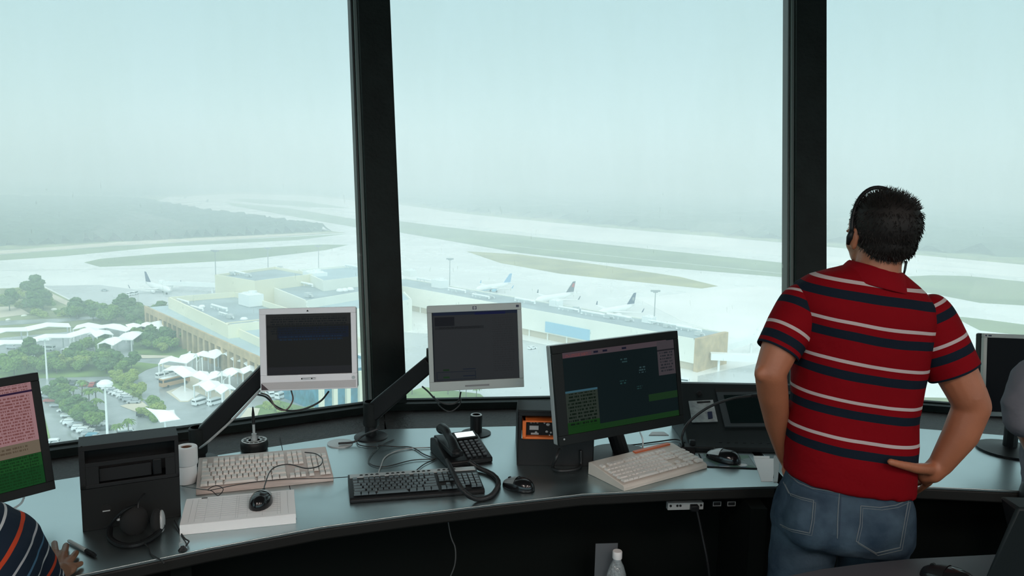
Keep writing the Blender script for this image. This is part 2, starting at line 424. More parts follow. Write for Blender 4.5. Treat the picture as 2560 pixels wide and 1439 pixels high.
# reddish newer concrete and darker stand area
flat('stand_ground', [(1590, 745), (1900, 715), (1960, 722), (2000, 760), (2000, 880), (1850, 850), (1700, 800)], M_conc2, .11)
flat('wet_stand_ground', [(270, 790), (330, 735), (560, 700), (600, 760), (380, 790)], M_apr, .11)
flat('dark_stand_ground', [(110, 714), (250, 712), (420, 735), (600, 740), (600, 770), (360, 785), (235, 778)], M_apr, .09)
flat('runway_road_ground', [(1005, 830), (1310, 850), (1560, 905), (1750, 965), (1750, 1060), (1000, 1060)], M_apr, .13)
flat('service_road_ground', [(1740, 1000), (1745, 940), (1980, 890), (2000, 1000)], M_apr, .14)

# forest canopy masses
def inside(px, py, poly):
    res = np.zeros(px.shape, bool); n_ = len(poly)
    for i in range(n_):
        x0, y0 = poly[i]; x1, y1 = poly[(i+1) % n_]
        c = ((y0 > py) != (y1 > py)) & (px < (x1-x0)*(py-y0)/((y1-y0) if y1 != y0 else 1e-9)+x0)
        res ^= c
    return res
def canopy(name, poly, step, hmin, hmax, m, label, seed=0, lump=14.):
    xs = [p[0] for p in poly]; ys = [p[1] for p in poly]
    X = np.arange(min(xs), max(xs), step); Y = np.arange(min(ys), max(ys), step)
    gx, gy = np.meshgrid(X, Y)
    rng = np.random.RandomState(seed)
    gx = gx+rng.uniform(-.3, .3, gx.shape)*step; gy = gy+rng.uniform(-.3, .3, gy.shape)*step
    ins = inside(gx, gy, poly)
    er = ins.copy()
    er[1:, :] &= ins[:-1, :]; er[:-1, :] &= ins[1:, :]; er[:, 1:] &= ins[:, :-1]; er[:, :-1] &= ins[:, 1:]
    h = rng.uniform(hmin, hmax, gx.shape)
    z = np.where(er, h, 0.0)
    ids = -np.ones(gx.shape, int); ids[ins] = np.arange(ins.sum())
    vs = np.stack([gx[ins], gy[ins], GZ+z[ins]], 1)
    a, b, c, d = ids[:-1, :-1], ids[:-1, 1:], ids[1:, 1:], ids[1:, :-1]
    ok = (a >= 0) & (b >= 0) & (c >= 0) & (d >= 0)
    fs = np.stack([a[ok], b[ok], c[ok], d[ok]], 1)
    me = bpy.data.meshes.new(name); me.from_pydata(vs.tolist(), [], fs.tolist()); me.materials.append(m); me.update()
    o = bpy.data.objects.new(name, me); COL.objects.link(o); tag(o, label, 'forest', kind='stuff'); return o
def gp(pts): return [(G(*p).x, G(*p).y) for p in pts]
near = gp([(-120, 640), (0, 616), (300, 604), (560, 592), (740, 583), (838, 577), (810, 571), (700, 560), (620, 545), (540, 537), (450, 519), (370, 505), (300, 500), (-120, 495)])
canopy('forest', near, 9, 3, 12, M_forest, 'dense low green forest in the wedge before the runways', 1)
far = gp([(-200, 480), (300, 496), (420, 491), (600, 481), (760, 486), (1000, 508), (1170, 531), (1500, 563), (1960, 601), (2250, 628), (2700, 655)])
far = far + [(3200, 1700), (5200, 3300), (5200, 6500), (-5200, 6500), (-4000, 3000)]
canopy('distant_forest', far, 34, 3, 14, M_forest, 'far forest plain fading into mist beyond the runways', 2)

# ---- buildings
def V2(v): return (v.x, v.y)
def offs(a, b, d):
    t = (b-a); t.z = 0; t.normalize(); return Vector((-t.y, t.x, 0))*d
def rim(mb, poly, z0, z1, th, mi):
    n_ = len(poly); c = Vector((sum(p[0] for p in poly)/n_, sum(p[1] for p in poly)/n_))
    for i in range(n_):
        a, b = Vector(poly[i]), Vector(poly[(i+1) % n_]); d = (b-a).normalized(); nn = Vector((-d.y, d.x))
        if nn.dot(c-a) < 0: nn = -nn
        mb.prism([tuple(a), tuple(b), tuple(b+nn*th), tuple(a+nn*th)], z0, z1, mi)
# pier
pf0, pf1 = G(1001, 714, 14), G(1737, 847, 14)
nb = offs(pf0, pf1, 1); nb = nb if nb.y > 0 else -nb
pd = (pf1-pf0).normalized()
root = thing('pier_terminal', 'long low cream airport pier with grey roof below the nosed-in aircraft', 'terminal', (pf0.x, pf0.y, GZ))
def loc(v, z=None): return (v.x-root.location.x, v.y-root.location.y)
dep = 24
P_a, P_b = pf0-pd*26, pf1
mb = MB(); q = [loc(P_a), loc(P_b), loc(P_b+nb*dep), loc(P_a+nb*dep)]
mb.prism(q, 3.5, 13.2, 0); rim(mb, q, 13.2, 14.0, .7, 0); mb.build('wall', M_cream2, root)
mb = MB(); mb.prism([loc(P_a+nb*.8), loc(P_b+nb*.8-pd*.8), loc(P_b+nb*(dep-.8)-pd*.8), loc(P_a+nb*(dep-.8))], 13.25, 13.5); mb.build('roof', M_roof, root)
mb = MB(); mb.prism([loc(P_a+nb*1.5), loc(P_b+nb*1.5-pd*1), loc(P_b+nb*(dep-1)-pd*1), loc(P_a+nb*(dep-1))], 0, 3.5); mb.build('ground_floor', mat('pale_tan_base', (.58, .50, .38), .85), root)
mb = MB(); e0 = P_b; mb.prism([loc(e0), loc(e0+pd*2.0), loc(e0+pd*2+nb*dep), loc(e0+nb*dep)], 0, 14.3); mb.build('end_wall', M_tan, root)
e1 = G(1352, 822, 6)
mb = MB(); a_ = pf0+pd*((e1-pf0).dot(pd)); mb.prism([loc(a_-nb*.5), loc(a_+pd*28-nb*.5), loc(a_+pd*28+nb*.1), loc(a_-nb*0+nb*.1)], 4.2, 9.4); mb.build('blue_panel', M_lblue, root)['label'] = 'light blue panel on the cream wall'
for k_ in range(14):
    c_ = P_a+pd*(6+k_*12.5)+nb*1.2; mb = MB(); mb.box((c_.x-root.location.x, c_.y-root.location.y, 1.75), (.7, .7, 3.5)); mb.build('column', M_cream2, root)
# rooftop plant
def plant_unit(kind):
    mb = MB()
    if kind == 0:
        mb.box((0, 0, 1.1), (4.2, 3, 2.2)); mb.box((0, 0, 2.3), (3.0, 2.0, .25)); mb.lathe([(0.01, 2.42), (.8, 2.42), (.8, 2.8), (0.01, 2.8)], (0.7, 0, 0), 12)
    elif kind == 1:
        mb.tube([(-5, 0, .3), (-5, 0, 1.4), (4, 0, 1.4), (5, 1, 1.2), (5, 1, .2)], .45, 8); mb.box((0, .1, .5), (.3, .3, 1)); mb.box((-3, .1, .5), (.3, .3, 1))
    elif kind == 2:
        mb.box((0, 0, .7), (2.2, 1.6, 1.4)); mb.tube([(1, 0, .8), (2.4, 0, .9), (2.8, 0, .2)], .3, 8)
    else:
        mb.lathe([(1.5, 0), (1.5, .5), (1.0, 1.1), (0.01, 1.3)], (0, 0, 0), 14)
    nm = ['roof_air_handler', 'roof_duct', 'roof_condenser', 'roof_skylight'][kind]
    return mb.build(nm, [M_white, M_white, mat('light_grey_unit', (.55, .58, .58), .5), M_white][kind], merge=True)
PU = [plant_unit(i) for i in range(4)]; PUN = [0]*4
def put_unit(kind, px, py, h, label, group, sc_=1.0, rz=None):
    p = G(px, py, h); rz = rz if rz is not None else math.atan2(pd.y, pd.x)
    o = PU[kind]
    if PUN[kind]: o = o.copy(); COL.objects.link(o)
    PUN[kind] += 1
    o.location = p; o.rotation_euler = (0, 0, rz); o.scale = (sc_*1.3,)*3
    tag(o, label, ['rooftop unit', 'duct', 'rooftop unit', 'skylight'][kind], group); return o
for px, py, kd, s_ in ((1100, 718, 0, 1.6), (1060, 705, 1, 1), (1140, 730, 1, 1), (1180, 735, 2, 1), (1200, 745, 1, .9), (1225, 745, 2, 1), (1390, 765, 0, 1.1), (1420, 778, 1, .9), (1440, 775, 2, 1),
                   (1520, 795, 2, 1), (1545, 798, 1, 1), (1570, 802, 2, .9), (1622, 806, 0, 1.0), (1645, 812, 1, .8), (1665, 817, 2, .8), (1695, 822, 1, .9), (1720, 828, 1, .9), (1745, 838, 2, .9), (1480, 790, 1, 1), (1310, 757, 1, 1)):
    nm = ['white boxy air handler', 'pale pipe run', 'small pale condenser', 'skylight'][kd]
    put_unit(kd, px, py, 13.6, nm+' on the long pier roof', nm+'s on the pier roof', s_)
# main terminal
tf0, tf1 = G(360, 765, 12), G(650, 895, 12)
td = (tf1-tf0).normalized(); tn = offs(tf0, tf1, 1); tn = tn if tn.y > 0 else -tn
rootM = thing('main_terminal', 'main airport terminal with tan colonnade and stepped cream parapets', 'terminal', (tf0.x, tf0.y, GZ))
def lm(v): return (v.x-rootM.location.x, v.y-rootM.location.y)
L = (tf1-tf0).length+10
def blk(a, b, c, d, z0, z1, nm, m, rimh=0, roofm=None):
    mb = MB(); pts = [lm(v) for v in (a, b, c, d)]
    mb.prism(pts, z0, z1, 0)
    if rimh: rim(mb, pts, z1, z1+rimh, .8, 0)
    o = mb.build(nm, m, rootM)
    if roofm:
        cx = sum(p[0] for p in pts)/4; cy = sum(p[1] for p in pts)/4
        mb = MB(); mb.prism([((p[0]-cx)*.97+cx, (p[1]-cy)*.97+cy) for p in pts], z1+.02, z1+.15); mb.build('roof', roofm, rootM)
    return o
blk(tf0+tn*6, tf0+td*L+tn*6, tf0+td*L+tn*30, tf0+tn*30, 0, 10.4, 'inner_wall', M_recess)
mb = MB(); mb.prism([lm(v) for v in (tf0, tf0+td*L, tf0+td*L+tn*.9, tf0+tn*.9)], 9.2, 12.2); mb.build('fascia', M_tan, rootM)
mb = MB(); mb.prism([lm(v) for v in (tf0+tn*.9, tf0+td*L+tn*.9, tf0+td*L+tn*20, tf0+tn*20)], 10.6, 11.3); mb.build('roof', M_roofB, rootM)
nC = 22
for k_ in range(nC):
    c_ = tf0+td*(1.2+k_*(L-2)/nC)+tn*1.0
    mb = MB(); mb.box((c_.x-rootM.location.x, c_.y-rootM.location.y, 4.7), (2.3, 1.8, 9.4), rz=math.atan2(td.y, td.x)); mb.build('column', M_tan, rootM)
# stepped upper halls
u0, u1 = G(420, 742, 17), G(570, 812, 17)
blk(u0, u1, u1+tn*38, u0+tn*34, 9, 14.2, 'parapet_wall', M_cream, 2.8, M_roof)
s0, s1 = G(560, 805, 15), G(655, 850, 15)
blk(s0, s1+td*18, s1+td*18+tn*34, s0+tn*34, 9, 13.6, 'side_hall_wall', M_cream, 1.2, M_roofB)
t0, t1, t2, t3 = G(537, 686, 24), G(637, 702, 24), G(940, 772, 20), G(925, 655, 24)
blk(t0, t1, t1+Vector((22, 34, 0)), t0+Vector((20, 42, 0)), 0, 22.5, 'upper_wall', M_cream, 1.5, M_roof)
r0_, r1_, r2_, r3_ = G(655, 708, 19), G(765, 752, 19), G(985, 716, 19), G(980, 662, 19)
blk(r0_, r1_, r2_, r3_, 0, 18, 'hall_wall', M_cream2, 1.2, M_roof)
v0, v1, v2_, v3_ = G(745, 672, 24), G(808, 700, 24), G(915, 688, 24), G(900, 660, 24)
blk(v0, v1, v2_, v3_, 18, 22.5, 'penthouse_wall', M_cream2, 1.2, M_roofB)
w0, w1 = G(760, 756, 17), G(1010, 724, 17)
blk(w0, w1, w1+Vector((8, -28, 0)), w0+Vector((14, -32, 0)), 0, 15, 'connector_wall', M_cream2, 1.2, M_roofB)
# blue glazed front beneath the monitors
b0, b1 = G(795, 1030), G(965, 992)
bd = (b1-b0).normalized(); bn = offs(b0, b1, 1); bn = bn if bn.y > 0 else -bn
blk(b0, b1, b1+bn*26, b0+bn*26, 0, 11.5, 'glazed_front', M_bluegl, 1.0, M_roofB)
for k_ in range(6):
    c_ = b0+bd*(1+k_*((b1-b0).length-2)/5)-bn*.6
    mb = MB(); mb.box((c_.x-rootM.location.x, c_.y-rootM.location.y, 5.8), (1.5, 1.5, 11.6), rz=math.atan2(bd.y, bd.x)); mb.build('column', M_cream, rootM)
for px, py, kd, h, s_ in ((455, 757, 1, 14.5, .8), (490, 775, 1, 14.5, .8), (545, 775, 1, 14.5, 1), (505, 768, 3, 14.5, .8), (628, 762, 0, 14.5, 2.0), (560, 790, 1, 14.5, .7), (575, 795, 2, 14.5, 1),
                         (610, 800, 3, 13.8, .9), (640, 811, 3, 13.8, .9), (520, 810, 2, 12, 1.2), (600, 688, 1, 22.8, .9), (620, 691, 2, 22.8, 1), (580, 687, 2, 22.8, 1),
                         (710, 680, 2, 18.3, 1.2), (725, 690, 1, 18.3, 1), (690, 700, 1, 18.3, 1), (740, 705, 2, 18.3, 1), (788, 707, 0, 18.3, 2.2), (760, 715, 1, 18.3, 1), (820, 718, 2, 18.3, 1.2),
                         (850, 728, 3, 18.3, 1), (862, 727, 3, 18.3, 1), (876, 725, 3, 18.3, 1), (700, 672, 2, 18.3, 1), (770, 742, 2, 18.3, 1.2), (880, 672, 1, 22.8, 1), (1025, 690, 0, 14, 1.4)):
    nm = ['white boxy air handler', 'pale pipe run', 'small pale condenser', 'round white skylight'][kd]
    hh = {14.5: 'the stepped cream hall roof', 13.8: 'the blue-grey side hall roof', 12: 'the low colonnade roof', 22.8: 'the tallest cream hall roof', 18.3: 'the wide upper terminal roof', 14: 'the roof junction with the pier'}[h]
    put_unit(kd, px, py, h, nm+' on '+hh, nm+'s on '+hh, s_)

# ---- aircraft
def aircraft(name, label, nose, heading, fincol, finlab, scale=1.0, belly=None, finmark=None):
    t = thing(name, label, 'aircraft', (nose.x, nose.y, GZ), heading)     # +x runs from nose to tail
    t.scale = (scale,)*3
    Lf, R = 36.0, 1.95
    Mx = Matrix.Translation((0, 0, 3.6)) @ Matrix.Rotation(rad(90), 4, 'Y')
    prof = [(0.02, 0), (.55, .35), (1.1, 1.2), (1.6, 2.6), (1.9, 4.4), (R, 6), (R, 24), (1.75, 27), (1.25, 31), (.7, 34.5), (.2, 36)]
    vs = []
    mb = MB(); nn_ = 20
    for r_, x in prof:
        up = max(0, (x-24)/12)*1.3 - max(0, (6-x)/6)*.5
        for j in range(nn_):
            a = 2*PI*j/nn_; vs.append((x, r_*math.cos(a), 3.6+up+r_*math.sin(a)))
    fs = [(i*nn_+j, i*nn_+(j+1) % nn_, (i+1)*nn_+(j+1) % nn_, (i+1)*nn_+j) for i in range(len(prof)-1) for j in range(nn_)]
    mb.add(vs, fs); f = mb.build('fuselage', M_white, t, smooth='all')
    def wing(root_x, root_y, z, span, chord, tipc, sweep, dih, th, nm, m):
        for s_ in (-1, 1):
            mb = MB(); a = []
            for (y, c, xo, zo, tt) in ((root_y, chord, 0, 0, th), (root_y+span, tipc, sweep, dih, th*.4)):
                a += [(root_x+xo, s_*y, z+zo), (root_x+xo+c*.35, s_*y, z+zo+tt/2), (root_x+xo+c, s_*y, z+zo), (root_x+xo+c*.35, s_*y, z+zo-tt/2)]
            mb.add(a, [(0, 1, 5, 4), (1, 2, 6, 5), (2, 3, 7, 6), (3, 0, 4, 7), (4, 5, 6, 7), (3, 2, 1, 0)]); o = mb.build(nm, m, t); wo = o
            if nm == 'wing':
                mb = MB(); tx, ty, tz = root_x+sweep+.3, s_*(root_y+span), z+dih
                mb.add([(tx, ty, tz), (tx+1.4, ty, tz), (tx+2.1, ty+s_*.5, tz+2.2), (tx+1.5, ty+s_*.5, tz+2.2), (tx, ty+.12, tz), (tx+1.4, ty+.12, tz), (tx+2.1, ty+s_*.5+.12, tz+2.2), (tx+1.5, ty+s_*.5+.12, tz+2.2)],
                       [(0, 1, 2, 3), (7, 6, 5, 4), (0, 4, 5, 1), (1, 5, 6, 2), (2, 6, 7, 3), (3, 7, 4, 0)]); mb.build('winglet', fincol, wo)
    wing(12.5, 1.2, 2.7, 15.5, 6.5, 1.6, 6.5, 1.2, .8, 'wing', M_white)
    wing(30.5, .6, 5.2, 5.4, 3.4, 1.3, 3.0, .4, .35, 'stabilizer', M_white)
    mb = MB(); a = []
    for s_ in (-.22, .22): a += [(28.0, s_, 5.6), (34.8, s_, 5.3), (36.6, s_*.4, 11.9), (34.2, s_*.4, 11.9)]
    mb.add(a, [(0, 1, 2, 3), (7, 6, 5, 4), (0, 4, 5, 1), (1, 5, 6, 2), (2, 6, 7, 3), (3, 7, 4, 0)]); o = mb.build('tail_fin', fincol, t); o['label'] = finlab
    if finmark:
        mk = MB()
        for s_ in (-.26, .26):
            if finmark[0] == 'disc': mk.cyl((33.6, s_, 8.4), (33.6, s_*1.1, 8.4), 1.1, n=16)
            else: mk.add([(32.6, s_, 8.8), (35.0, s_, 8.2), (35.6, s_, 10.6), (34.0, s_, 10.9)], [(0, 1, 2, 3)])
        mk.build('fin_emblem', finmark[1], o)
    for s_ in (-1, 1):
        mb = MB(); y = s_*5.4
        Me = Matrix.Translation((11.2, y, 1.75)) @ Matrix.Rotation(rad(90), 4, 'Y')
        mb.lathe([(.75, 0), (1.02, .3), (1.05, 1.6), (.75, 3.6), (.4, 3.7)], (0, 0, 0), 16, 0, Me); mb.build('engine', M_white if belly is None else belly, t, smooth=True)
    for x, y in ((5, 0), (17.5, 3.2), (17.5, -3.2)):
        mb = MB(); mb.cyl((x, y, .5), (x, y, 2.6), .14, n=8, mi=0); mb.cyl((x, y-.35, .55), (x, y+.35, .55), .55, n=14, mi=1); mb.build('landing_gear', [M_metal, M_tyre], t)
    mb = MB()
    mb.box((1.75, 0, 4.05), (.5, 1.5, .45)); mb.build('cockpit_window', M_carg, t)
    if belly is not None:
        mb = MB(); mb.box((14, 0, 2.0), (16, 2.6, .8)); mb.build('belly', belly, t)
    return t
M_navy = mat('navy_tail', (.03, .06, .14), .4); M_dnavy = mat('dark_tail', (.10, .12, .15), .4); M_redt = mat('red_tail', (.45, .06, .06), .4); M_lbt = mat('pale_blue_tail', (.25, .45, .65), .4)
hd = math.atan2(nb.y, nb.x)
aircraft('airliner', 'white airliner with a pale blue tail, farthest along the pier', G(1190, 720, 3.6), hd, M_lbt, 'pale blue tail fin', .95, M_lblue)
aircraft('airliner', 'white airliner with a dark tail carrying a red emblem, middle of the pier', G(1338, 750, 3.6), hd, M_dnavy, 'dark tail fin', 1.05, None, ('swoosh', M_redt))
aircraft('airliner', 'white airliner with a navy tail and disc emblem, nearest to the pier end', G(1494, 781, 3.6), hd, M_navy, 'navy tail fin', 1.0, None, ('disc', M_metal))
aircraft('airliner', 'white airliner with a slim dark tail parked at the boarding bridge by the main terminal', G(425, 724, 3.6), rad(138), M_navy, 'dark tail fin', 1.0)
aircraft('distant_airliner', 'hazy airliner waiting farthest along the taxiway by the forest', G(428, 499, 2), rad(20), M_metal, 'grey tail fin')
aircraft('distant_airliner', 'hazy airliner with a dark tail taxiing just this side of another', G(480, 508, 2), rad(20), M_dnavy, 'grey tail fin', 1.0)

# ---- boarding bridges
def bridge(label, a, b, h, wd=3.0):
    c = a; t = thing('boarding_bridge', label, 'boarding bridge', (c.x, c.y, GZ))
    d = (b-a); d.z = 0; Ln = d.length; d.normalize(); ang = math.atan2(d.y, d.x); R = Matrix.Rotation(ang, 4, 'Z')
    mb = MB(); mb.box((Ln*.3, 0, h), (Ln*.6, wd, 2.8), M=R); mb.build('tunnel', M_white, t)
    mb = MB(); mb.box((Ln*.75, 0, h-.1), (Ln*.5, wd*.85, 2.4), M=R); mb.build('inner_tunnel', M_white, t)
    mb = MB(); p = R @ Vector((Ln, 0, 0)); mb.lathe([(2.2, h-1.5), (2.2, h+1.6), (.1, h+2.1)], (p.x, p.y, 0), 12); mb.build('cab', M_white, t)
    for f_ in (.1, .82):
        p = R @ Vector((Ln*f_, 0, 0)); mb = MB(); mb.box((p.x, p.y, (h-1.3)/2), (.9, .9, h-1.3)); mb.build('support', M_white, t)
    return t
bridge('long white boarding bridge reaching the airliner beside the main terminal', G(545, 718, 4), G(405, 712, 4), 5.5)
bridge('white boarding bridge running out from the tan pier end', G(1776, 895, 5), G(1990, 905, 5), 6.0, 4.0)
bridge('white boarding bridge rising behind another at the pier end', G(1800, 872, 6), G(1895, 845, 6), 6.5, 4.0)

# ---- masts
def mast(label, base, h, kind, group=None):
    t = thing('light_mast', label, 'light mast', base, 0, group)
    mb = MB(); mb.cyl((0, 0, 0), (0, 0, h), .42 if kind == 'white' else .35, .22, 10); mb.build('pole', M_white if kind != 'apron' else M_metal, t)
    mb = MB()
    if kind == 'apron': mb.box((0, 0, h), (5, .8, .9)); mb.box((0, 0, h-.7), (2.4, .6, .5)); 
    elif kind == 'white': mb.lathe([(.1, h-.3), (2.2, h), (2.1, h+.6), (1.2, h+1.3), (.05, h+1.6)], (0, 0, 0), 16)
    else: mb.box((0, 0, h), (4.2, 1.6, .5)); mb.box((0, 0, h+.1), (1.6, 4.2, .4))
    mb.build('lamp_head', M_white if kind != 'apron' else M_metal, t); return t
for (bx, by, h, lb) in ((541, 745, 30, 'grey floodlight mast at the corner of the tallest cream hall'), (671, 706, 25, 'grey floodlight mast behind the terminal roof, just past the tallest hall'), (797, 697, 25, 'grey floodlight mast behind the roof penthouse'),
                        (1124, 735, 24, 'grey floodlight mast behind the pier before the blue-tailed airliner'), (1634, 830, 22, 'grey floodlight mast behind the pier beyond the navy-tailed airliner')):
    mast(lb, G(bx, by), h, 'apron')
mast('tall white car park mast with flat crossed lamps', G(118, 948), 15.5, 'cross')
mast('tall white car park mast with a dome lamp', G(270, 1112), 18, 'white')
b = G(1900, 865)
mast('white mast with a mushroom cap near the pier end', b, 8, 'white')

# ---- added fill light panels, unseen, behind and above the viewpoint
M_fill = mat('fill_emitter', (.9, .85, .8), .5, emit=(1, .87, .80, 23.0))
for i, (x, y) in enumerate(((-1.0, -2.6), (1.0, -2.9), (3.0, -2.4), (-.9, -.6), (1.2, -.4), (3.3, -.3))):
    t = thing('fill_panel', 'added square fill light panel, unseen above the control room', 'fill light', (x, y, TOPZ-.07), 0, 'added fill light panels')
    mb = MB(); mb.box((0, 0, .04), (.74, .74, .05)); mb.build('frame', M_white, t, bevel=.004)
    mb = MB(); mb.box((0, 0, .008), (.68, .68, .012)); mb.build('fill_face', M_fill, t)
# ================================================================== CAR PARK, TREES, CANOPIES
flat('car_park_ground', [(-60, 850), (0, 845), (250, 822), (360, 800), (480, 850), (650, 905), (960, 1000), (1010, 1060), (900, 1200), (-100, 1200)], M_asph, .10)
def green(pts, m=M_green, z=.2): return flat('lawn_ground', pts, m, z)
green([(-60, 725), (100, 718), (235, 778), (365, 782), (430, 835), (250, 815), (-60, 835)], M_scrub)
flat('access_road_ground', [(-60, 805), (150, 797), (300, 787), (300, 792), (150, 806), (-60, 818)], M_asph, .3)
flat('sand_edge_ground', [(85, 722), (105, 722), (215, 775), (200, 777), (150, 757)], M_sand, .3)
flat('sand_ground', [(-60, 765), (45, 768), (75, 785), (0, 795), (-60, 795)], M_sand, .3)
green([(-60, 900), (120, 890), (340, 905), (405, 912), (365, 925), (340, 940), (120, 945), (-60, 950)])
green([(330, 840), (440, 815), (520, 865), (640, 905), (520, 900), (430, 893), (335, 885)])
flat('sand_path_ground', [(335, 888), (430, 890), (440, 895), (335, 897)], M_sand, .3)
green([(268, 955), (300, 948), (360, 1000), (350, 1005), (330, 1003)])
flat('pavement_ground', [(255, 950), (275, 952), (345, 1005), (320, 1010)], M_sand, .16)
flat('pavement_ground', [(385, 910), (440, 915), (540, 960), (620, 995), (560, 1008), (500, 985), (470, 1005), (450, 1005), (415, 980), (470, 960), (430, 925)], M_sand, .18)
flat('traffic_island_ground', [(428, 982), (455, 965), (500, 984), (470, 1003), (452, 1003)], M_conc2, .24)
green([(360, 1000), (390, 998), (415, 1018), (400, 1024), (375, 1018)])
flat('planter_ground', [(300, 1015), (352, 1002), (375, 1020), (340, 1030)], M_sand, .22)
green([(640, 1015), (700, 1002), (800, 1030), (740, 1048), (600, 1060)])
flat('sand_ground', [(590, 1060), (620, 1020), (650, 1022), (640, 1050)], M_sand, .3)
green([(1000, 985), (1060, 968), (1200, 985), (1230, 1010), (1000, 1010)])
green([(90, 1040), (110, 1035), (130, 1110), (100, 1110)])
M_leafs = [mat('leaf_green', (.12, .20, .035), .8, var=.6, scale=1.2), mat('leaf_dark', (.07, .135, .035), .8, var=.55, scale=1.0), mat('leaf_yellow_green', (.21, .27, .055), .8, var=.5, scale=1.2)]
M_bark = mat('bark', (.12, .10, .08), .9)
def crown_mesh(seed, R, Hh, m, base=1.2, lumps=9):
    rn = random.Random(seed); b = bmesh.new()
    for i in range(lumps):
        a = rn.uniform(0, 2*PI); rr = R*rn.uniform(.1, .75); r_ = R*rn.uniform(.38, .62)
        c = Vector((rr*math.cos(a), rr*math.sin(a), base+Hh*rn.uniform(.3, .8)))
        g_ = bmesh.ops.create_icosphere(b, subdivisions=3, radius=r_, matrix=Matrix.Translation(c))
        for v in g_['verts']:
            d = (v.co-c); k_ = 1+.45*noise.noise(v.co*1.9+Vector((seed, 0, 0)))+.25*noise.noise(v.co*5.0)
            v.co = c+Vector((d.x*k_, d.y*k_, d.z*k_*.8))
    me = bpy.data.meshes.new('crown'); b.to_mesh(me); b.free(); me.materials.append(m); return me
def broad(seed, R, Hh, m, trunk=True):
    t = thing('broadleaf_tree', 'x', 'tree')
    o = bpy.data.objects.new('crown', crown_mesh(seed, R, Hh, m, .2*Hh if trunk else -.1*Hh)); COL.objects.link(o); o.parent = t
    mb = MB(); mb.cyl((0, 0, 0), (0, 0, Hh*.6), .25, .15, 8); mb.build('trunk', M_bark, t); return t
def palm(seed):
    rn = random.Random(seed); t = thing('palm_tree', 'x', 'palm'); h = 6.5
    mb = MB(); mb.tube([(0, 0, 0), (.2, .05, h*.5), (.1, 0, h)], [.24, .18, .15], 8); mb.build('trunk', M_bark, t)
    mb = MB()
    for i in range(22):
        a = 2*PI*i/22+rn.uniform(-.15, .15); up = rn.uniform(-.1, 1.1); Ln = rn.uniform(2.0, 2.7); pts = []
        d = Vector((math.cos(a), math.sin(a), 0)); sd = Vector((-d.y, d.x, 0))
        for k_ in range(6):
            u = k_/5; c = Vector((.1, 0, h))+d*(Ln*u)+Vector((0, 0, up*u*1.3-1.9*u*u)); wdt = .42*math.sin(PI*min(1, u*.85+.12))
            pts.append((c-sd*wdt-Vector((0, 0, .15)), c, c+sd*wdt-Vector((0, 0, .15))))
        vs = [q for p in pts for q in p]
        fs = []
        for k_ in range(5): fs += [(k_*3, k_*3+1, k_*3+4, k_*3+3), (k_*3+1, k_*3+2, k_*3+5, k_*3+4)]
        mb.add(vs, fs)
    mb.build('frond_crown', M_leafs[0], t); return t
TP = {'b0': broad(1, 3.6, 6.5, M_leafs[0]), 'b1': broad(2, 4.2, 7.5, M_leafs[1]), 'b2': broad(3, 3.2, 5, M_leafs[2]), 's': broad(4, 1.9, 2.2, M_leafs[0], False), 's2': broad(5, 2.4, 2.4, M_leafs[2], False), 'p': palm(6)}
USED = set()
def plant(kd, px, py, label, group, s=1.0):
    p = G(px, py, .2); o = TP[kd]
    if kd in USED: o = dup(o, p, random.uniform(0, 6.28), label, group)
    else: USED.add(kd); o.location = p; tag(o, label, None, group)
    o['label'] = label; o['group'] = group; o.scale = (s, s, s*random.uniform(.85, 1.15))
    if kd in ('s', 's2'): o.name = 'leafy_shrub'; o['category'] = 'shrub'
    return o
rn = random.Random(3)
def scatter(poly, n, kinds, label, group, smin=.8, smax=1.2, mind=9):
    xs = [p[0] for p in poly]; ys = [p[1] for p in poly]; got = []
    for _ in range(4000):
        if len(got) >= n: break
        x, y = rn.uniform(min(xs), max(xs)), rn.uniform(min(ys), max(ys))
        if not inside(np.array([[x]]), np.array([[y]]), poly)[0, 0]: continue
        if any(abs(x-a)+2*abs(y-b) < mind for a, b in got): continue
        got.append((x, y))
    for x, y in sorted(got, key=lambda q: q[1]):
        kd = rn.choice(kinds)
        nm_ = {'b0': 'mid-green', 'b1': 'dark green', 'b2': 'yellow-green', 's': 'small green', 's2': 'pale green', 'p': 'palm'}[kd]
        plant(kd, x, y, label % nm_, group+', '+nm_, rn.uniform(smin, smax))
scatter([(120, 785), (230, 783), (380, 772), (425, 820), (300, 812), (130, 800)], 26, ['b1', 'b1', 'b0'], '%s tree in the dark grove beyond the white canopies', 'trees in the grove', .75, 1.25, 12)
scatter([(0, 735), (90, 725), (200, 785), (120, 795), (70, 800), (0, 765)], 30, ['s', 'b1', 's2'], '%s bush on the scrubland beside the apron edge', 'bushes on the scrubland', .8, 1.5, 10)
scatter([(0, 905), (130, 893), (330, 912), (370, 918), (330, 935), (130, 935), (0, 940)], 46, ['b0', 'b0', 'b1', 'b2'], '%s tree in the wide belt across the car park', 'trees in the car park belt', .6, 1.0, 12)
scatter([(340, 845), (420, 825), (520, 868), (440, 885), (340, 880)], 26, ['b0', 'b2', 'b0', 'b1'], '%s tree in front of the tan colonnade', 'trees before the colonnade', .6, 1.05, 12)
scatter([(230, 865), (270, 862), (270, 885), (200, 885)], 6, ['b0'], '%s tree at the end of the shorter zigzag canopy', 'trees by the zigzag canopy', .7, 1.0, 14)
scatter([(290, 950), (315, 948), (362, 995), (345, 1000)], 12, ['s', 's2', 'b2'], '%s shrub in the hedge median above the parked cars', 'median shrubs', .7, 1.0, 8)
scatter([(370, 1003), (395, 1000), (410, 1018), (392, 1022)], 6, ['s', 's2'], '%s shrub beside the square tent', 'tent side shrubs', .7, 1.1, 8)
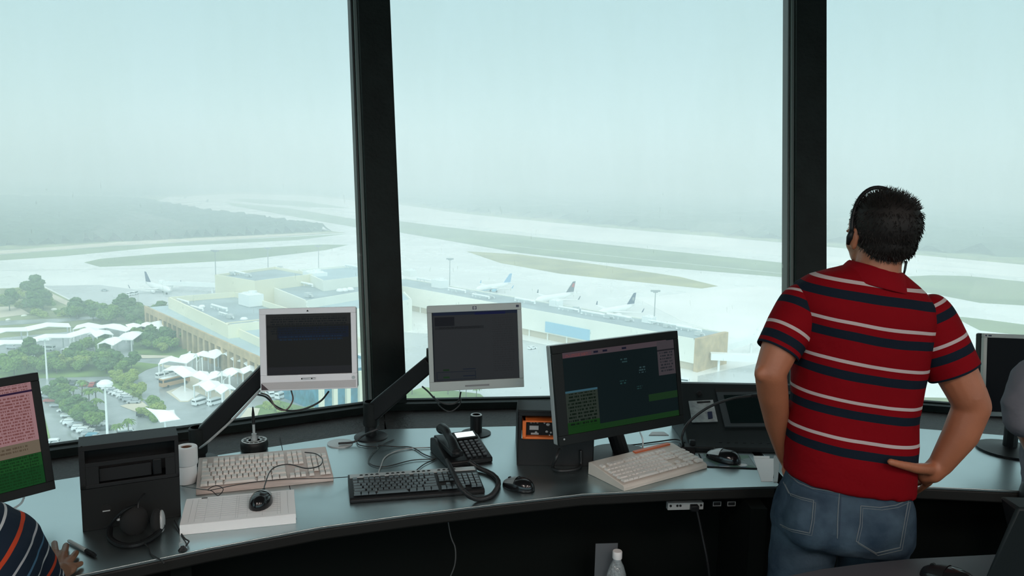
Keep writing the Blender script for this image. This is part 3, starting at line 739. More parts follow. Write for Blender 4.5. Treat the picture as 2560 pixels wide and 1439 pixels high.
scatter([(112, 985), (150, 975), (165, 1000), (205, 1030), (270, 1085), (250, 1090), (190, 1050), (150, 1015)], 20, ['b0', 'b1', 'b0'], '%s tree among the parked car rows', 'trees in the car rows', .55, .85, 12)
scatter([(345, 1035), (420, 1040), (400, 1060), (350, 1052)], 5, ['s', 'b2'], '%s shrub beneath the square tent', 'tent planting', .6, .9, 10)
scatter([(640, 1020), (700, 1010), (780, 1032), (700, 1042)], 8, ['s', 's2'], '%s shrub on the lawn under the nearer monitor arm', 'lawn shrubs', .6, 1.0, 12)
for i, (x, y) in enumerate(((222, 1012), (205, 990), (243, 1045), (322, 1092), (295, 1100), (185, 1000), (240, 1012))):
    plant('p', x, y, 'palm tree standing between the car park rows', 'palms in the car park', rn.uniform(.8, 1.05))
for x, y in ((1120, 985), (1165, 997), (1190, 997), (1030, 985), (1150, 992)):
    plant('p', x, y, 'palm tree on the lawn below the silver monitor', 'palms on the lawn', rn.uniform(.8, 1.0))
# pale rocks on the scrub
mbr = MB(); mbr.ell((0, 0, .4), (2.2, 1.6, .8), 8, 6); rk = mbr.build('pale_rock', M_cream2)
rocks = [(98, 738), (112, 742), (120, 750), (83, 751), (80, 766), (175, 773), (180, 777), (5, 742), (60, 790), (135, 775), (90, 757), (20, 800)]
for i, (x, y) in enumerate(rocks):
    o = rk if i == 0 else rk.copy()
    if i: COL.objects.link(o)
    o.location = G(x, y, .2); o.rotation_euler = (0, 0, i*1.3); o.scale = (1+.3*math.sin(i*2.1),)*3; tag(o, 'pale rock lying in the scrubland', 'rock', 'pale rocks in the scrub')

# ---- vehicles
def car(kind, paint, m):
    nm, Ln, Wd, Hh = {'car': ('parked_car', 4.4, 1.8, 1.45), 'suv': ('parked_suv', 4.8, 1.95, 1.85), 'van': ('minibus', 5.4, 2.1, 2.35), 'pickup': ('parked_pickup', 5.2, 1.9, 1.75)}[kind]
    t = thing(nm, 'x', {'car': 'car', 'suv': 'car', 'van': 'van', 'pickup': 'pickup'}[kind])
    hl = Ln/2; w2 = Wd/2
    if kind == 'van': side = [(-hl, .35), (hl, .35), (hl, 1.1), (hl-.45, 1.45), (hl-1.0, Hh-.1), (hl-1.3, Hh), (-hl+.15, Hh), (-hl, Hh-.3)]
    elif kind == 'suv': side = [(-hl, .4), (hl, .4), (hl, .95), (hl-1.2, 1.1), (hl-1.9, Hh-.05), (hl-2.3, Hh), (-hl+.4, Hh), (-hl, 1.1)]
    elif kind == 'pickup': side = [(-hl, .45), (hl, .45), (hl, .95), (hl-1.1, 1.05), (hl-1.7, Hh), (hl-2.9, Hh), (hl-3.1, 1.05), (-hl, 1.05)]
    else: side = [(-hl, .3), (hl, .3), (hl, .75), (hl-1.1, .9), (hl-1.8, Hh-.03), (hl-2.2, Hh), (-hl+1.1, Hh-.05), (-hl+.35, .95), (-hl, .9)]
    N = len(side); mb = MB()
    vs = [(x, s_*(w2 if z < 1.15 else w2*.86), z) for s_ in (-1, 1) for x, z in side]
    mb.add(vs, [tuple(range(N)), tuple(range(2*N-1, N-1, -1))]+[(i, N+i, N+(i+1) % N, (i+1) % N) for i in range(N)])
    mb.build('body', m, t)
    wb = MB(); zc = {'car': 1.12, 'suv': 1.38, 'van': 1.65, 'pickup': 1.35}[kind]; hg = {'car': .36, 'suv': .45, 'van': .6, 'pickup': .38}[kind]
    x0, x1 = {'car': (-hl+.7, hl-1.55), 'suv': (-hl+.35, hl-1.8), 'van': (-hl+.35, hl-.95), 'pickup': (hl-2.9, hl-1.65)}[kind]
    for s_ in (-1, 1): wb.box(((x0+x1)/2, s_*w2*.87, zc), (x1-x0, .12, hg))
    fx = {'car': hl-1.55, 'suv': hl-1.6, 'van': hl-.72, 'pickup': hl-1.5}[kind]
    wb.box((fx+.08, 0, zc), (.14, Wd*.74, hg*.9)); wb.box((-hl+(.6 if kind == 'car' else .03 if kind != 'pickup' else 2.1), 0, zc), (.14, Wd*.72, hg*.8)); wb.build('windows', M_carg, t)
    wh = MB()
    for x in (-hl+.9, hl-.9):
        for s_ in (-1, 1): wh.cyl((x, s_*(w2-.2), .34), (x, s_*w2, .34), .34, n=12)
    wh.build('wheels', M_tyre, t); return t
paints = {'white': (.86, .88, .88), 'silver': (.45, .48, .50), 'dark grey': (.07, .08, .09), 'red': (.42, .05, .05), 'blue': (.10, .30, .42), 'black': (.02, .02, .025)}
PM = {k_: mat('car_paint_'+k_.replace(' ', '_'), c, .25, coat=.5) for k_, c in paints.items()}
CP = {}
def place_car(kind, colr, px, py, ang, label, group=None):
    key = (kind, colr); p = G(px, py, .12)
    if key not in CP: CP[key] = car(kind, colr, PM[colr]); o = CP[key]
    else: o = dup(CP[key], p)
    o.location = p; o.rotation_euler = (0, 0, rad(ang)); o['label'] = label
    if group: o['group'] = group
    elif 'group' in o: del o['group']
    return o
def row(a, b, n, kinds, cols, ang, where, seed):
    rr = random.Random(seed)
    for i in range(n):
        t = i/(n-1) if n > 1 else 0
        p0, p1 = G(*a), G(*b); p = p0.lerp(p1, t)
        c = rr.choice(cols); kd = rr.choice(kinds)
        key = (kd, c)
        if key not in CP: CP[key] = car(kd, c, PM[c]); o = CP[key]
        else: o = dup(CP[key], p)
        o.location = (p.x+rr.uniform(-.3, .3), p.y+rr.uniform(-.3, .3), GZ+.12); o.rotation_euler = (0, 0, rad(ang+rr.uniform(-3, 3)+(180 if rr.random() < .3 else 0)))
        word = {'car': 'car', 'suv': 'tall estate car', 'van': 'minibus', 'pickup': 'pickup'}[kd]
        o['label'] = '%s %s parked in %s' % (c, word, where); o['group'] = '%s %ss in %s' % (c, word, where)
CK = ['car', 'car', 'suv']
row((243, 962), (335, 1008), 11, CK, ['white', 'white', 'silver', 'silver', 'dark grey', 'black'], 190, 'the row along the hedge median', 5)
row((105, 983), (175, 1042), 6, ['suv', 'car', 'pickup'], ['white', 'white', 'silver', 'red'], 10, 'the row beside the crossed-lamp mast', 6)
row((135, 988), (208, 1032), 7, CK, ['red', 'silver', 'white', 'dark grey', 'red'], 10, 'the row between the two masts', 7)
row((170, 1055), (262, 1112), 9, ['suv', 'car', 'suv'], ['white', 'white', 'white', 'silver', 'blue'], 12, 'the row running to the window sill', 8)
row((205, 1035), (262, 1075), 5, CK, ['white', 'silver', 'dark grey'], 12, 'the row under the dome-lamp mast', 9)
row((110, 1108), (160, 1122), 4, CK, ['white', 'white', 'silver'], 15, 'the row cut off by the dark wide monitor', 10)
row((285, 1105), (318, 1090), 2, ['van', 'suv'], ['white'], 30, 'the bay beside the palm at the sill', 11)
row((155, 958), (230, 965), 6, CK, ['red', 'silver', 'dark grey', 'red', 'dark grey'], 100, 'the far row against the tree belt', 12)
row((30, 872), (260, 880), 6, ['van', 'suv', 'car'], ['white', 'silver', 'white'], 175, 'the lane under the long canopies', 13)
row((600, 905), (640, 945), 3, CK, ['dark grey', 'black', 'white'], 140, 'the forecourt behind the zigzag canopies', 14)
place_car('van', 'white', 500, 1010, 62, 'white minibus on the wet road, nearer the traffic island of the pair')
place_car('van', 'white', 538, 1010, 60, 'white minibus on the wet road, right against the slanting monitor arm')
place_car('van', 'white', 408, 944, 58, 'white minibus parked beside the tan coach')
place_car('van', 'white', 425, 938, 55, 'white minibus squeezed behind the tan coach')
place_car('van', 'white', 705, 994, 65, 'white minibus seen below the middle of the silver-white monitor')
place_car('van', 'white', 738, 990, 60, 'white minibus inside the loop of cable under the monitor')
place_car('van', 'white', 675, 990, 120, 'white minibus by the elbow of the first monitor arm')
place_car('suv', 'white', 585, 935, 100, 'white estate car waiting under the zigzag canopy')
place_car('suv', 'black', 362, 1040, 10, 'dark estate car parked beside the square tent')
place_car('car', 'white', 800, 1025, 30, 'white car with its end cut by the sill below the monitor')
place_car('car', 'white', 1330, 872, 40, 'white car below the light blue wall panel')
place_car('car', 'silver', 262, 727, 10, 'small pale service car alone on the open apron')
place_car('van', 'white', 325, 738, 90, 'white service van standing near the wing of the parked airliner')
place_car('van', 'white', 338, 736, 90, 'white boxy service truck beside a van near the wing')
place_car('van', 'white', 1705, 958, 160, 'white van on the road by the foot of the tan pier end')
# coach
t = thing('coach', 'long tan and white coach parked by the zigzag canopy', 'coach', G(437, 962, .1), rad(58))
M_coach = mat('coach_tan', (.55, .33, .18), .4)
mb = MB(); mb.box((0, 0, 1.45), (11.5, 2.5, 1.9), 0); mb.box((0, 0, 2.95), (11.4, 2.5, 1.1), 0); mb.build('body', M_coach, t, bevel=.12)
mb = MB(); mb.box((0, 0, 3.55), (11.0, 2.3, .18)); mb.box((2, 0, 3.7), (3, 1.6, .25)); mb.build('roof', M_white, t)
mb = MB()
for s_ in (-1, 1): mb.box((0, s_*1.25, 2.5), (10.4, .06, .9))
mb.box((-5.75, 0, 2.45), (.08, 2.1, 1.0)); mb.box((5.75, 0, 2.45), (.08, 2.1, 1.1)); mb.build('windows', M_carg, t)
for x in (-3.6, 4.0):
    for s_ in (-1, 1): mb = MB(); mb.cyl((x, s_*.95, .5), (x, s_*1.27, .5), .5, n=14); mb.build('wheel', M_tyre, t)
# ---- white canopies: folded roofs on posts
def walkway(label, pts, h, wd, group=None, fold=1.3):
    P_ = [G(x, y, h) for x, y in pts]; t = thing('walkway_canopy', label, 'canopy', (P_[0].x, P_[0].y, GZ), 0, group)
    o_ = Vector((P_[0].x, P_[0].y, 0)); mb = MB(); sub = []
    for i in range(len(P_)-1):
        n_ = max(2, int((P_[i+1]-P_[i]).length/7)); sub += [P_[i].lerp(P_[i+1], k_/n_) for k_ in range(n_)]
    sub.append(P_[-1]); rows = []
    for i, p in enumerate(sub):
        d = (sub[min(i+1, len(sub)-1)]-sub[max(i-1, 0)]); d.z = 0; d.normalize(); s_ = Vector((-d.y, d.x, 0))
        zz = h+(fold if i % 2 else 0); q = Vector((p.x, p.y, 0))-o_
        rows.append([(q-s_*wd/2)+Vector((0, 0, zz-.6)), q+Vector((0, 0, zz+.5)), (q+s_*wd/2)+Vector((0, 0, zz-.6))])
    vs = [v for r_ in rows for v in r_]+[v-Vector((0, 0, .25)) for r_ in rows for v in r_]; M_ = len(rows)*3; fs = []
    for i in range(len(rows)-1):
        for j in (0, 1): a = i*3+j; fs += [(a, a+1, a+4, a+3), (M_+a+3, M_+a+4, M_+a+1, M_+a)]
        fs += [(i*3, i*3+3, M_+i*3+3, M_+i*3), (i*3+2, M_+i*3+2, M_+i*3+5, i*3+5)]
    fs += [(0, M_, M_+1, 1), (1, M_+1, M_+2, 2)]; k_ = (len(rows)-1)*3; fs += [(k_, k_+1, M_+k_+1, M_+k_), (k_+1, k_+2, M_+k_+2, M_+k_+1)]
    mb.add(vs, fs); mb.build('canopy_roof', M_tent, t)
    for i in range(0, len(rows), 2):
        for s_ in (0, 2):
            q = rows[i][s_].lerp(rows[i][1], .15); mb = MB(); mb.cyl((q.x, q.y, 0), (q.x, q.y, q.z), .28, n=8); mb.build('post', M_white, t)
    return t
walkway('long white folded canopy, the farther of two parallel ones over the bus lane', [(-60, 838), (60, 820), (172, 810)], 6.5, 9)
walkway('long white folded canopy, the nearer of two parallel ones over the bus lane', [(-60, 868), (60, 852), (215, 830)], 6.5, 8)
walkway('white zigzag canopy running to the tan colonnade', [(192, 815), (250, 815), (318, 820), (350, 812), (385, 815), (420, 803)], 6.5, 9)
walkway('short white canopy slanting below another zigzag one', [(205, 824), (240, 830), (262, 836)], 6.5, 8)
walkway('white canopy dropping away in front of another zigzag one', [(262, 858), (310, 845), (350, 830)], 6.0, 8)
walkway('white zigzag canopy ending in a raised peak by the colonnade', [(402, 901), (455, 900), (490, 886), (528, 888), (555, 877)], 6.5, 7)
walkway('straight white canopy descending from the raised peak', [(560, 878), (600, 893), (648, 917)], 6.5, 6)
walkway('long white sagging canopy crossing in front of the bus stops', [(430, 917), (480, 934), (520, 942), (560, 934), (600, 925), (650, 922)], 6.0, 7)
walkway('short white canopy with triangular gables nearest the slanting monitor arm', [(505, 955), (540, 968), (572, 974)], 6.0, 7)
for (x, y) in ((470, 900), (486, 908), (500, 917), (548, 955), (568, 965)):
    p = G(x, y+28); t = thing('gable_frame', 'white triangular gable frame standing along the zigzag canopies', 'gable frame', p, rad(150), 'gable frames along the canopies')
    mb = MB(); mb.tube([(-1.6, 0, 0), (-1.6, 0, 8.5), (1.6, 0, 6.0), (1.6, 0, 0)], .25, 6); mb.build('frame', M_white, t)
# square hypar tent
t = thing('tent_canopy', 'square white stretched tent on one post beside the wet road', 'tent', G(412, 1082), 0)
c_ = [G(362, 1018, 6.5), G(436, 1024, 6.8), G(452, 1048, 5.2), G(400, 1056, 4.6)]; o_ = G(412, 1082)
N = 10; vs = []
for i in range(N+1):
    for j in range(N+1):
        u, v = i/N, j/N; p = (c_[0]*(1-u)*(1-v)+c_[1]*u*(1-v)+c_[2]*u*v+c_[3]*(1-u)*v)
        s_ = 1-.28*(4*u*(1-u)*(1-abs(2*v-1))+4*v*(1-v)*(1-abs(2*u-1)))*.0
        ctr = (c_[0]+c_[1]+c_[2]+c_[3])/4; pin = .16*math.sin(PI*u)*(abs(2*v-1)**2)+.16*math.sin(PI*v)*(abs(2*u-1)**2)
        p = p.lerp(ctr, min(.3, pin)); p = p+Vector((0, 0, .9*math.sin(PI*u)*math.sin(PI*v)-1.2*(math.sin(PI*u)*abs(2*v-1)**2)*.3)); vs.append(p-o_)
fs = [(i*(N+1)+j, (i+1)*(N+1)+j, (i+1)*(N+1)+j+1, i*(N+1)+j+1) for i in range(N) for j in range(N)]
mb = MB(); mb.add(vs, fs); o = mb.build('canvas', M_tent, t, smooth='all'); sd = o.modifiers.new('s', 'SOLIDIFY'); sd.thickness = .12
ctr = sum((p-o_ for p in c_), Vector())/4
mb = MB(); mb.cyl((ctr.x, ctr.y, 0), (ctr.x, ctr.y, ctr.z+.6), .35, n=10); mb.build('post', M_white, t)
# ================================================================== WORKTOPS
M_desk = mat('dark_laminate', (.44, .51, .52), .33, metal=.985, var=.05, scale=3, bump=.02, bscale=400)
M_edge = mat('worktop_edge', (.014, .014, .013), .55, spec=.2)
M_panel = mat('desk_panel', (.004, .0055, .005), .9, spec=.1)
M_cons = mat('console_grey', (.017, .018, .019), .55, bump=.05, bscale=300, spec=.2)
M_dk = mat('matt_black_plastic', (.008, .009, .010), .45, spec=.25)
M_slot = mat('slot_black', (.004, .004, .004), .8)
M_beige = mat('beige_plastic', (.56, .47, .43), .55)
M_beigek = mat('beige_keycap', (.66, .62, .58), .5)
M_blkk = mat('black_keycap', (.035, .04, .042), .3, ior=1.9)
M_silv = mat('silver_plastic', (.42, .44, .44), .38, .2)
M_paper = mat('white_paper', (.80, .80, .80), .8)
M_cab = mat('black_cable', (.012, .013, .014), .45)
M_cabg = mat('grey_cable', (.30, .31, .31), .5)
M_orange = mat('orange_plastic', (.75, .16, .03), .45)
def sillin(i, off): return corner(i, SILL, off)*(1/KS)
fl_ = [(-1.75, 1.30), (-1.40, 1.535), (-1.017, 1.776), (-.76, 1.93), (-.511, 2.064), (-.28, 2.155), (-.037, 2.242), (.229, 2.331), (.53, 2.385), (.853, 2.425)]
bk_ = [tuple(sillin(1, -.022)), tuple(sillin(0, -.022))]
s12 = (Vector(sillin(2, -.022))-Vector(sillin(1, -.022)))
endb = Vector(sillin(1, -.022))+s12*.80
poly = fl_+[(.868, 2.44), tuple(endb)]+bk_
t1 = thing('worktop', 'long curved dark laminate control worktop under the first two windows', 'desk', (0, 0, .70))
mb = MB(); mb.prism(poly, .052, .06); mb.build('top', M_desk, t1, bevel=.0012)
und = [(p[0]*.999+.001, p[1]+.003) for p in fl_]+[(.845, 2.47), tuple(endb)]+bk_
mb = MB(); mb.prism(und, .018, .052); mb.build('edge_band', M_edge, t1, bevel=.006)
pan = [(x+.16*.35, y+.30) for x, y in fl_[:-1]]+[(.84, 2.70), (.84, 2.76)]+[(x+.05, y+.34) for x, y in fl_[-2::-1]]
mb = MB(); mb.prism(pan, -.70, .017); mb.build('modesty_panel', M_panel, t1)
for sx in ((-.95, 2.15), (.78, 2.60)):
    mb = MB(); mb.box((sx[0], sx[1], -.342), (.05, .5, .715), rz=0 if sx[0] > 0 else .47); mb.build('side_panel', M_panel, t1)
# seam lines on the top
mb = MB(); a, b = K(740, 1298), K(700, 1092); d = (b-a).normalized(); nn = Vector((-d.y, d.x, 0))*.0012
mb.prism([tuple((v)[:2]) for v in (a-nn, b-nn, b+nn, a+nn)], .0598, .0606); mb.build('joint_line', M_slot, t1)
fr_ = [(.905, 2.455), (1.312, 2.452), (1.647, 2.430), (2.1, 2.34), (2.6, 2.12), (3.05, 1.80)]
br_ = [tuple(sillin(4, -.022)), tuple(sillin(3, -.022)), tuple(sillin(2, -.022)), tuple(endb+Vector((.03, 0)))]
t2 = thing('worktop', 'dark laminate worktop beyond the standing man at the last window', 'desk', (0, 0, .70))
mb = MB(); mb.prism(fr_+br_, .052, .06); mb.build('top', M_desk, t2, bevel=.0012)
mb = MB(); mb.prism([(x, y+.003) for x, y in fr_]+br_, .014, .052); mb.build('edge_band', M_edge, t2, bevel=.006)
mb = MB(); mb.prism([(x, y+.28) for x, y in fr_]+[(x, y+.32) for x, y in fr_[::-1]], -.70, .013); mb.build('modesty_panel', M_panel, t2)

# foreground table by the man
e = [K(1900, 1452), K(2049, 1421), K(2160, 1406), K(2270, 1395), K(2484, 1384), K(2700, 1376)]
t3 = thing('side_table', 'grey foreground table top cutting across the standing man\'s legs', 'table', (0, 0, 0))
mb = MB(); pf = [(p.x, p.y) for p in e]+[(2.0, 1.0), (1.2, .95), (.62, 1.3)]
mb.prism(pf, DESK-.035, DESK); mb.build('table_top', mat('grey_table', (.045, .048, .055), .5), t3, bevel=.004)
for x, y in ((.78, 1.42), (1.75, 1.85), (1.85, 1.1), (1.2, 1.05)):
    mb = MB(); mb.box((x, y, .3625), (.05, .05, .725)); mb.build('leg', M_dk, t3)

# ================================================================== SCREENS AND MONITORS
def screen_mat(name, base, rects, strength=1.0, noise_amt=.0, text=()):
    """rects: (x0, x1, y0, y1, colour) in fractions of the picture, lower left origin; text: areas filled with lines of small type"""
    m, n, l, p = newmat(name)
    strength = strength*.55
    t = n.new('ShaderNodeTexCoord'); s = n.new('ShaderNodeSeparateXYZ'); l.new(t.outputs['Generated'], s.inputs[0]); X, Y = s.outputs[0], s.outputs[2]
    c = n.new('ShaderNodeRGB'); c.outputs[0].default_value = tuple(base)+(1,); cur = c.outputs[0]
    for r in rects:
        x0, x1, y0, y1, col = r
        k_ = math_n(n, l, 'MULTIPLY', band(n, l, X, x0, x1), band(n, l, Y, y0, y1)); cur = mixc(n, l, k_, cur, col)
    for (x0, x1, y0, y1, col, rows, seed) in text:
        k_ = math_n(n, l, 'MULTIPLY', band(n, l, X, x0, x1), band(n, l, Y, y0, y1))
        ln = math_n(n, l, 'FRACT', math_n(n, l, 'MULTIPLY', Y, rows)); ln = math_n(n, l, 'GREATER_THAN', ln, .45)
        cb = n.new('ShaderNodeCombineXYZ'); l.new(math_n(n, l, 'MULTIPLY', X, 60), cb.inputs[0]); l.new(math_n(n, l, 'FLOOR', math_n(n, l, 'MULTIPLY', Y, rows)), cb.inputs[1]); cb.inputs[2].default_value = seed
        nz = n.new('ShaderNodeTexNoise'); nz.inputs['Scale'].default_value = 1.0; nz.inputs['Detail'].default_value = 2; l.new(cb.outputs[0], nz.inputs[0])
        k_ = math_n(n, l, 'MULTIPLY', k_, math_n(n, l, 'MULTIPLY', ln, math_n(n, l, 'GREATER_THAN', nz.outputs[0], .48))); cur = mixc(n, l, k_, cur, col)
    p.inputs['Base Color'].default_value = (.003, .003, .003, 1); p.inputs['Roughness'].default_value = .35; p.inputs['Specular IOR Level'].default_value = .04
    l.new(cur, p.inputs['Emission Color']); p.inputs['Emission Strength'].default_value = strength
    return m
def quadM(tl, tr, bl, dl, dr, dbl=None):
    a, b, c = D(*tl, dl), D(*tr, dr), D(*bl, dbl or dl)
    X = (b-a); wd = X.length; X = X.normalized(); Z = (a-c); Z = (Z-X*Z.dot(X)); ht = Z.length; Z = Z.normalized(); Y = Z.cross(X)
    ctr = a+X*wd/2-Z*ht/2
    M = Matrix((X, Y, Z)).transposed().to_4x4(); M.translation = ctr; return M, wd, ht
def monitor(name, label, M, wd, ht, bz, mats, scr, thick=.045, back=.05, rb=.006):
    """bz: left, right, top, bottom bezel; mats: bezel, housing"""
    L_, R_, T_, B_ = bz; t = thing(name, label, 'monitor', M=M)
    mb = MB(); x0, x1, z0, z1 = -wd/2, wd/2, -ht/2, ht/2; y = .014
    for (a, b, c, d) in ((x0, x1, z1-T_, z1), (x0, x1, z0, z0+B_), (x0, x0+L_, z0+B_, z1-T_), (x1-R_, x1, z0+B_, z1-T_)):
        mb.box(((a+b)/2, y/2, (c+d)/2), (b-a, y, d-c))
    mb.build('bezel', mats[0], t, bevel=.0015)
    mb = MB(); mb.box((0, y+thick/2, 0), (wd, thick, ht)); o = mb.build('housing', mats[1], t, bevel=rb)
    mb = MB(); mb.box((0, y+thick+back/2, 0), (wd*.6, back, ht*.6), taper=1); mb.build('rear_housing', mats[1], t, bevel=.02)
    mb = MB(); mb.add([(x0+L_, .006, z0+B_), (x1-R_, .006, z0+B_), (x1-R_, .006, z1-T_), (x0+L_, .006, z1-T_)], [(0, 1, 2, 3)]); mb.build('screen', scr, t)
    return t
RX = Matrix.Rotation(rad(90), 4, 'X')
def logo(t, x, z, s, txt='hp', col=None):
    mb = MB(); mb.box((x, -.0006, z), (s*1.25, .0016, s*1.0)); bd = mb.build('badge', M_navyb, t)
    mb = MB(); mb.cyl((x, -.0012, z), (x, -.002, z), s*.42, n=20); mb.build('badge_disc', M_silv, bd)
    textmesh(txt, s*.62, 'badge_lettering', M_navyb, bd, Matrix.Translation((x, -.0022, z)) @ RX)
M_navyb = mat('badge_navy', (.01, .015, .05), .5)
# 1 silver-white monitor on the first arm
sc1 = screen_mat('screen_dim_table', (.018, .020, .020), [(0, 1, .82, 1, (.030, .032, .032)), (.13, .97, .60, .78, (.012, .018, .034)), (0, 1, 0, .13, (.028, .030, .034)), (0, .12, .58, .78, (.024, .027, .027))],
                 1, text=((.05, .95, .66, .95, (.012, .016, .018), 26, 3), (.15, .9, .56, .64, (.014, .03, .06), 22, 5)))
M1, w1_, h1_ = quadM((647, 772), (889, 766), (654, 978), 2.58, 2.61)
M_silw = mat('pale_silver_plastic', (.80, .78, .80), .5)
m1 = monitor('desk_monitor', 'silver-white square monitor with speaker grille under its screen, on the slanting arm', M1, w1_, h1_, (.021, .017, .019, .050), (M_silw, M_dk), sc1, .03, .045)
mb = MB(); mb.box((0, -.0008, -h1_/2+.016), (w1_*.97, .0016, .024)); mb.build('speaker_grille', mat('speaker_grille', (.55, .52, .52), .7, bump=.8, bscale=900), m1)
mb = MB()
mb.box((-.002, -.0014, -h1_/2+.037), (.046, .003, .005)); bs1 = mb.build('button_strip', M_slot, m1, bevel=.001)
mb = MB(); mb.box((-.007, -.0032, -h1_/2+.037), (.028, .001, .0028)); mb.box((.016, -.0032, -h1_/2+.037), (.010, .001, .0028)); mb.build('button', M_paper, bs1)
mb = MB(); mb.cyl((w1_/2-.012, -.0005, -h1_/2+.036), (w1_/2-.012, -.002, -h1_/2+.036), .0055, n=18); mb.build('power_button', M_silv, m1)
mb = MB(); mb.add([(-w1_/2+.003, -.0018, -h1_/2+.004), (-w1_/2+.026, -.0018, -h1_/2+.004), (-w1_/2+.003, -.0018, -h1_/2+.026)], [(0, 1, 2)]); mb.add([(-w1_/2+.003, -.001, -h1_/2+.004), (-w1_/2+.026, -.001, -h1_/2+.004), (-w1_/2+.003, -.001, -h1_/2+.026)], [(0, 1, 2)])
mb.build('corner_sticker', mat('dark_brown_label', (.05, .025, .03), .5), m1)
mb = MB(); mb.add([(-.004, -.0008, h1_/2-.012), (.004, -.0008, h1_/2-.012), (0, -.0008, h1_/2-.006)], [(0, 1, 2)]); mb.build('badge', M_slot, m1)
# 2 silver monitor with badge
sc2 = screen_mat('screen_dim_form', (.034, .038, .042), [(0, 1, .955, 1, (.014, .022, .045)), (.5, .86, .95, .985, (.008, .012, .06)), (.03, .26, .80, .93, (.012, .014, .018)), (.03, .60, .75, .79, (.022, .025, .028)),
                  (.03, .49, .02, .14, (.016, .022, .032)), (.04, .48, .03, .13, (.032, .037, .042)), (.11, .18, .15, .175, (.012, .035, .014)), (.11, .18, .045, .07, (.012, .045, .014)), (.34, .49, .16, .175, (.014, .02, .035)), (.34, .48, .06, .075, (.012, .018, .033)), (0, .012, 0, 1, (.01, .015, .02))],
                 1, text=((.08, .55, .755, .785, (.012, .014, .016), 70, 1), (.7, .95, .1, .92, (.030, .033, .036), 30, 2)))
M2, w2_, h2_ = quadM((1067, 765), (1303, 756), (1070, 979), 2.76, 2.80)
m2 = monitor('desk_monitor', 'grey-silver square monitor with a small badge centred above its dim form screen', M2, w2_, h2_, (.016, .015, .024, .032), (mat('grey_silver_plastic', (.40, .43, .41), .45), M_dk), sc2, .035, .05)
logo(m2, .0, h2_/2-.012, .011); mb = MB(); mb.box((w2_/2-.014, -.0005, h2_/2-.011), (.010, .0015, .008)); mb.build('maker_plate', M_navyb, m2)
mb = MB(); mb.box((-.0, -.0005, -h2_/2+.014), (.085, .0016, .006)); mb.build('button_strip', mat('darker_silver', (.2, .2, .2), .5), m2); mb = MB(); mb.box((w2_/2-.022, -.0005, -h2_/2+.014), (.016, .0016, .006)); mb.build('power_button', M_silv, m2)
# 3 wide dark monitor with the map
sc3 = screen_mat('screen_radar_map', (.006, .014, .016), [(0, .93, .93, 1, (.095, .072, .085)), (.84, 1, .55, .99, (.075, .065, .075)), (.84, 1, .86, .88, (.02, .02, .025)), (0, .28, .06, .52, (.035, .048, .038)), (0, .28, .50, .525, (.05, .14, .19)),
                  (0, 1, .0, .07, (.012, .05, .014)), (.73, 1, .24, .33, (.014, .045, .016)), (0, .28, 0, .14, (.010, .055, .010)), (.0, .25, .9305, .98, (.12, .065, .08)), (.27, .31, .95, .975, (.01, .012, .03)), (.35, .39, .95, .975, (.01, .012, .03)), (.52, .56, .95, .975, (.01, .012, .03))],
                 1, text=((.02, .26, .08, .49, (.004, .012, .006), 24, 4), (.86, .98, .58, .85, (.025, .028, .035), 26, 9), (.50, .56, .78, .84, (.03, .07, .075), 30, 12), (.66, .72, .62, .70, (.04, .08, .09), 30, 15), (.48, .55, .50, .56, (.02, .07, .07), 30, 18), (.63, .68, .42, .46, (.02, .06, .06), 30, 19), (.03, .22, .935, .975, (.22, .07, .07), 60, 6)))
M3, w3_, h3_ = quadM((1379, 865), (1694, 826), (1390, 1117), 2.50, 2.70)
M_bez3 = mat('charcoal_bezel', (.011, .013, .013), .5, spec=.2)
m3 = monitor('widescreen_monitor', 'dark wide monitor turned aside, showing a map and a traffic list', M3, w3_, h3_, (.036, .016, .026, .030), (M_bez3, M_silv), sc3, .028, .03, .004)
mb = MB(); mb.cyl((-w3_/2+.018, -.0005, -h3_/2+.02), (-w3_/2+.018, -.002, -h3_/2+.02), .003, n=10); mb.build('power_light', M_silv, m3)
mb = MB(); R3 = M3.inverted(); bs = K(1560, 1135, 0); q = [R3 @ (M3 @ Vector((0, .09, -.10))), R3 @ Vector((M3.translation.x+.03, M3.translation.y+.13, .775))]
mb.tube([q[0], q[1]], .028, 14); mb.build('stand_pole', M_dk, m3)
Mi = R3 @ Matrix.Translation((M3.translation.x+.03, M3.translation.y+.13, .76)); mb = MB(); mb.lathe([(.12, 0), (.12, .008), (.04, .018), (.03, .02)], (0, 0, 0), 28, 0, Mi); mb.build('stand_base', M_dk, m3, smooth=True)
# 4 wide monitor at the frame edge
sc4 = screen_mat('screen_pink_green', (.30, .165, .175), [(0, 1, .42, 1, (.28, .155, .165)), (0, 1, 0, .31, (.008, .055, .012)), (0, 1, .30, .43, (.13, .105, .075)), (0, 1, .30, .305, (.01, .03, .01)), (0, 1, .905, .925, (.02, .008, .03)), (0, 1, 0, .18, (.005, .042, .010)), (.90, .905, .0, .28, (.004, .03, .006))],  # pink bands above, green below, set as emission colour
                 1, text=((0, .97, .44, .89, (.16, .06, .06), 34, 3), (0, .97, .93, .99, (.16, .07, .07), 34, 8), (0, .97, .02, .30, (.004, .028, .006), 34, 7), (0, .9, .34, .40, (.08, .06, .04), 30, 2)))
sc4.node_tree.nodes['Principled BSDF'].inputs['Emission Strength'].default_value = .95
M4, w4_, h4_ = quadM((-290, 995), (95, 930), (-255, 1325), 1.93, 2.16)
m4 = monitor('widescreen_monitor', 'dark wide monitor cut by the frame, showing pink rows over a green field', M4, w4_, h4_, (.018, .020, .022, .024), (M_bez3, M_dk), sc4, .03, .03, .004)
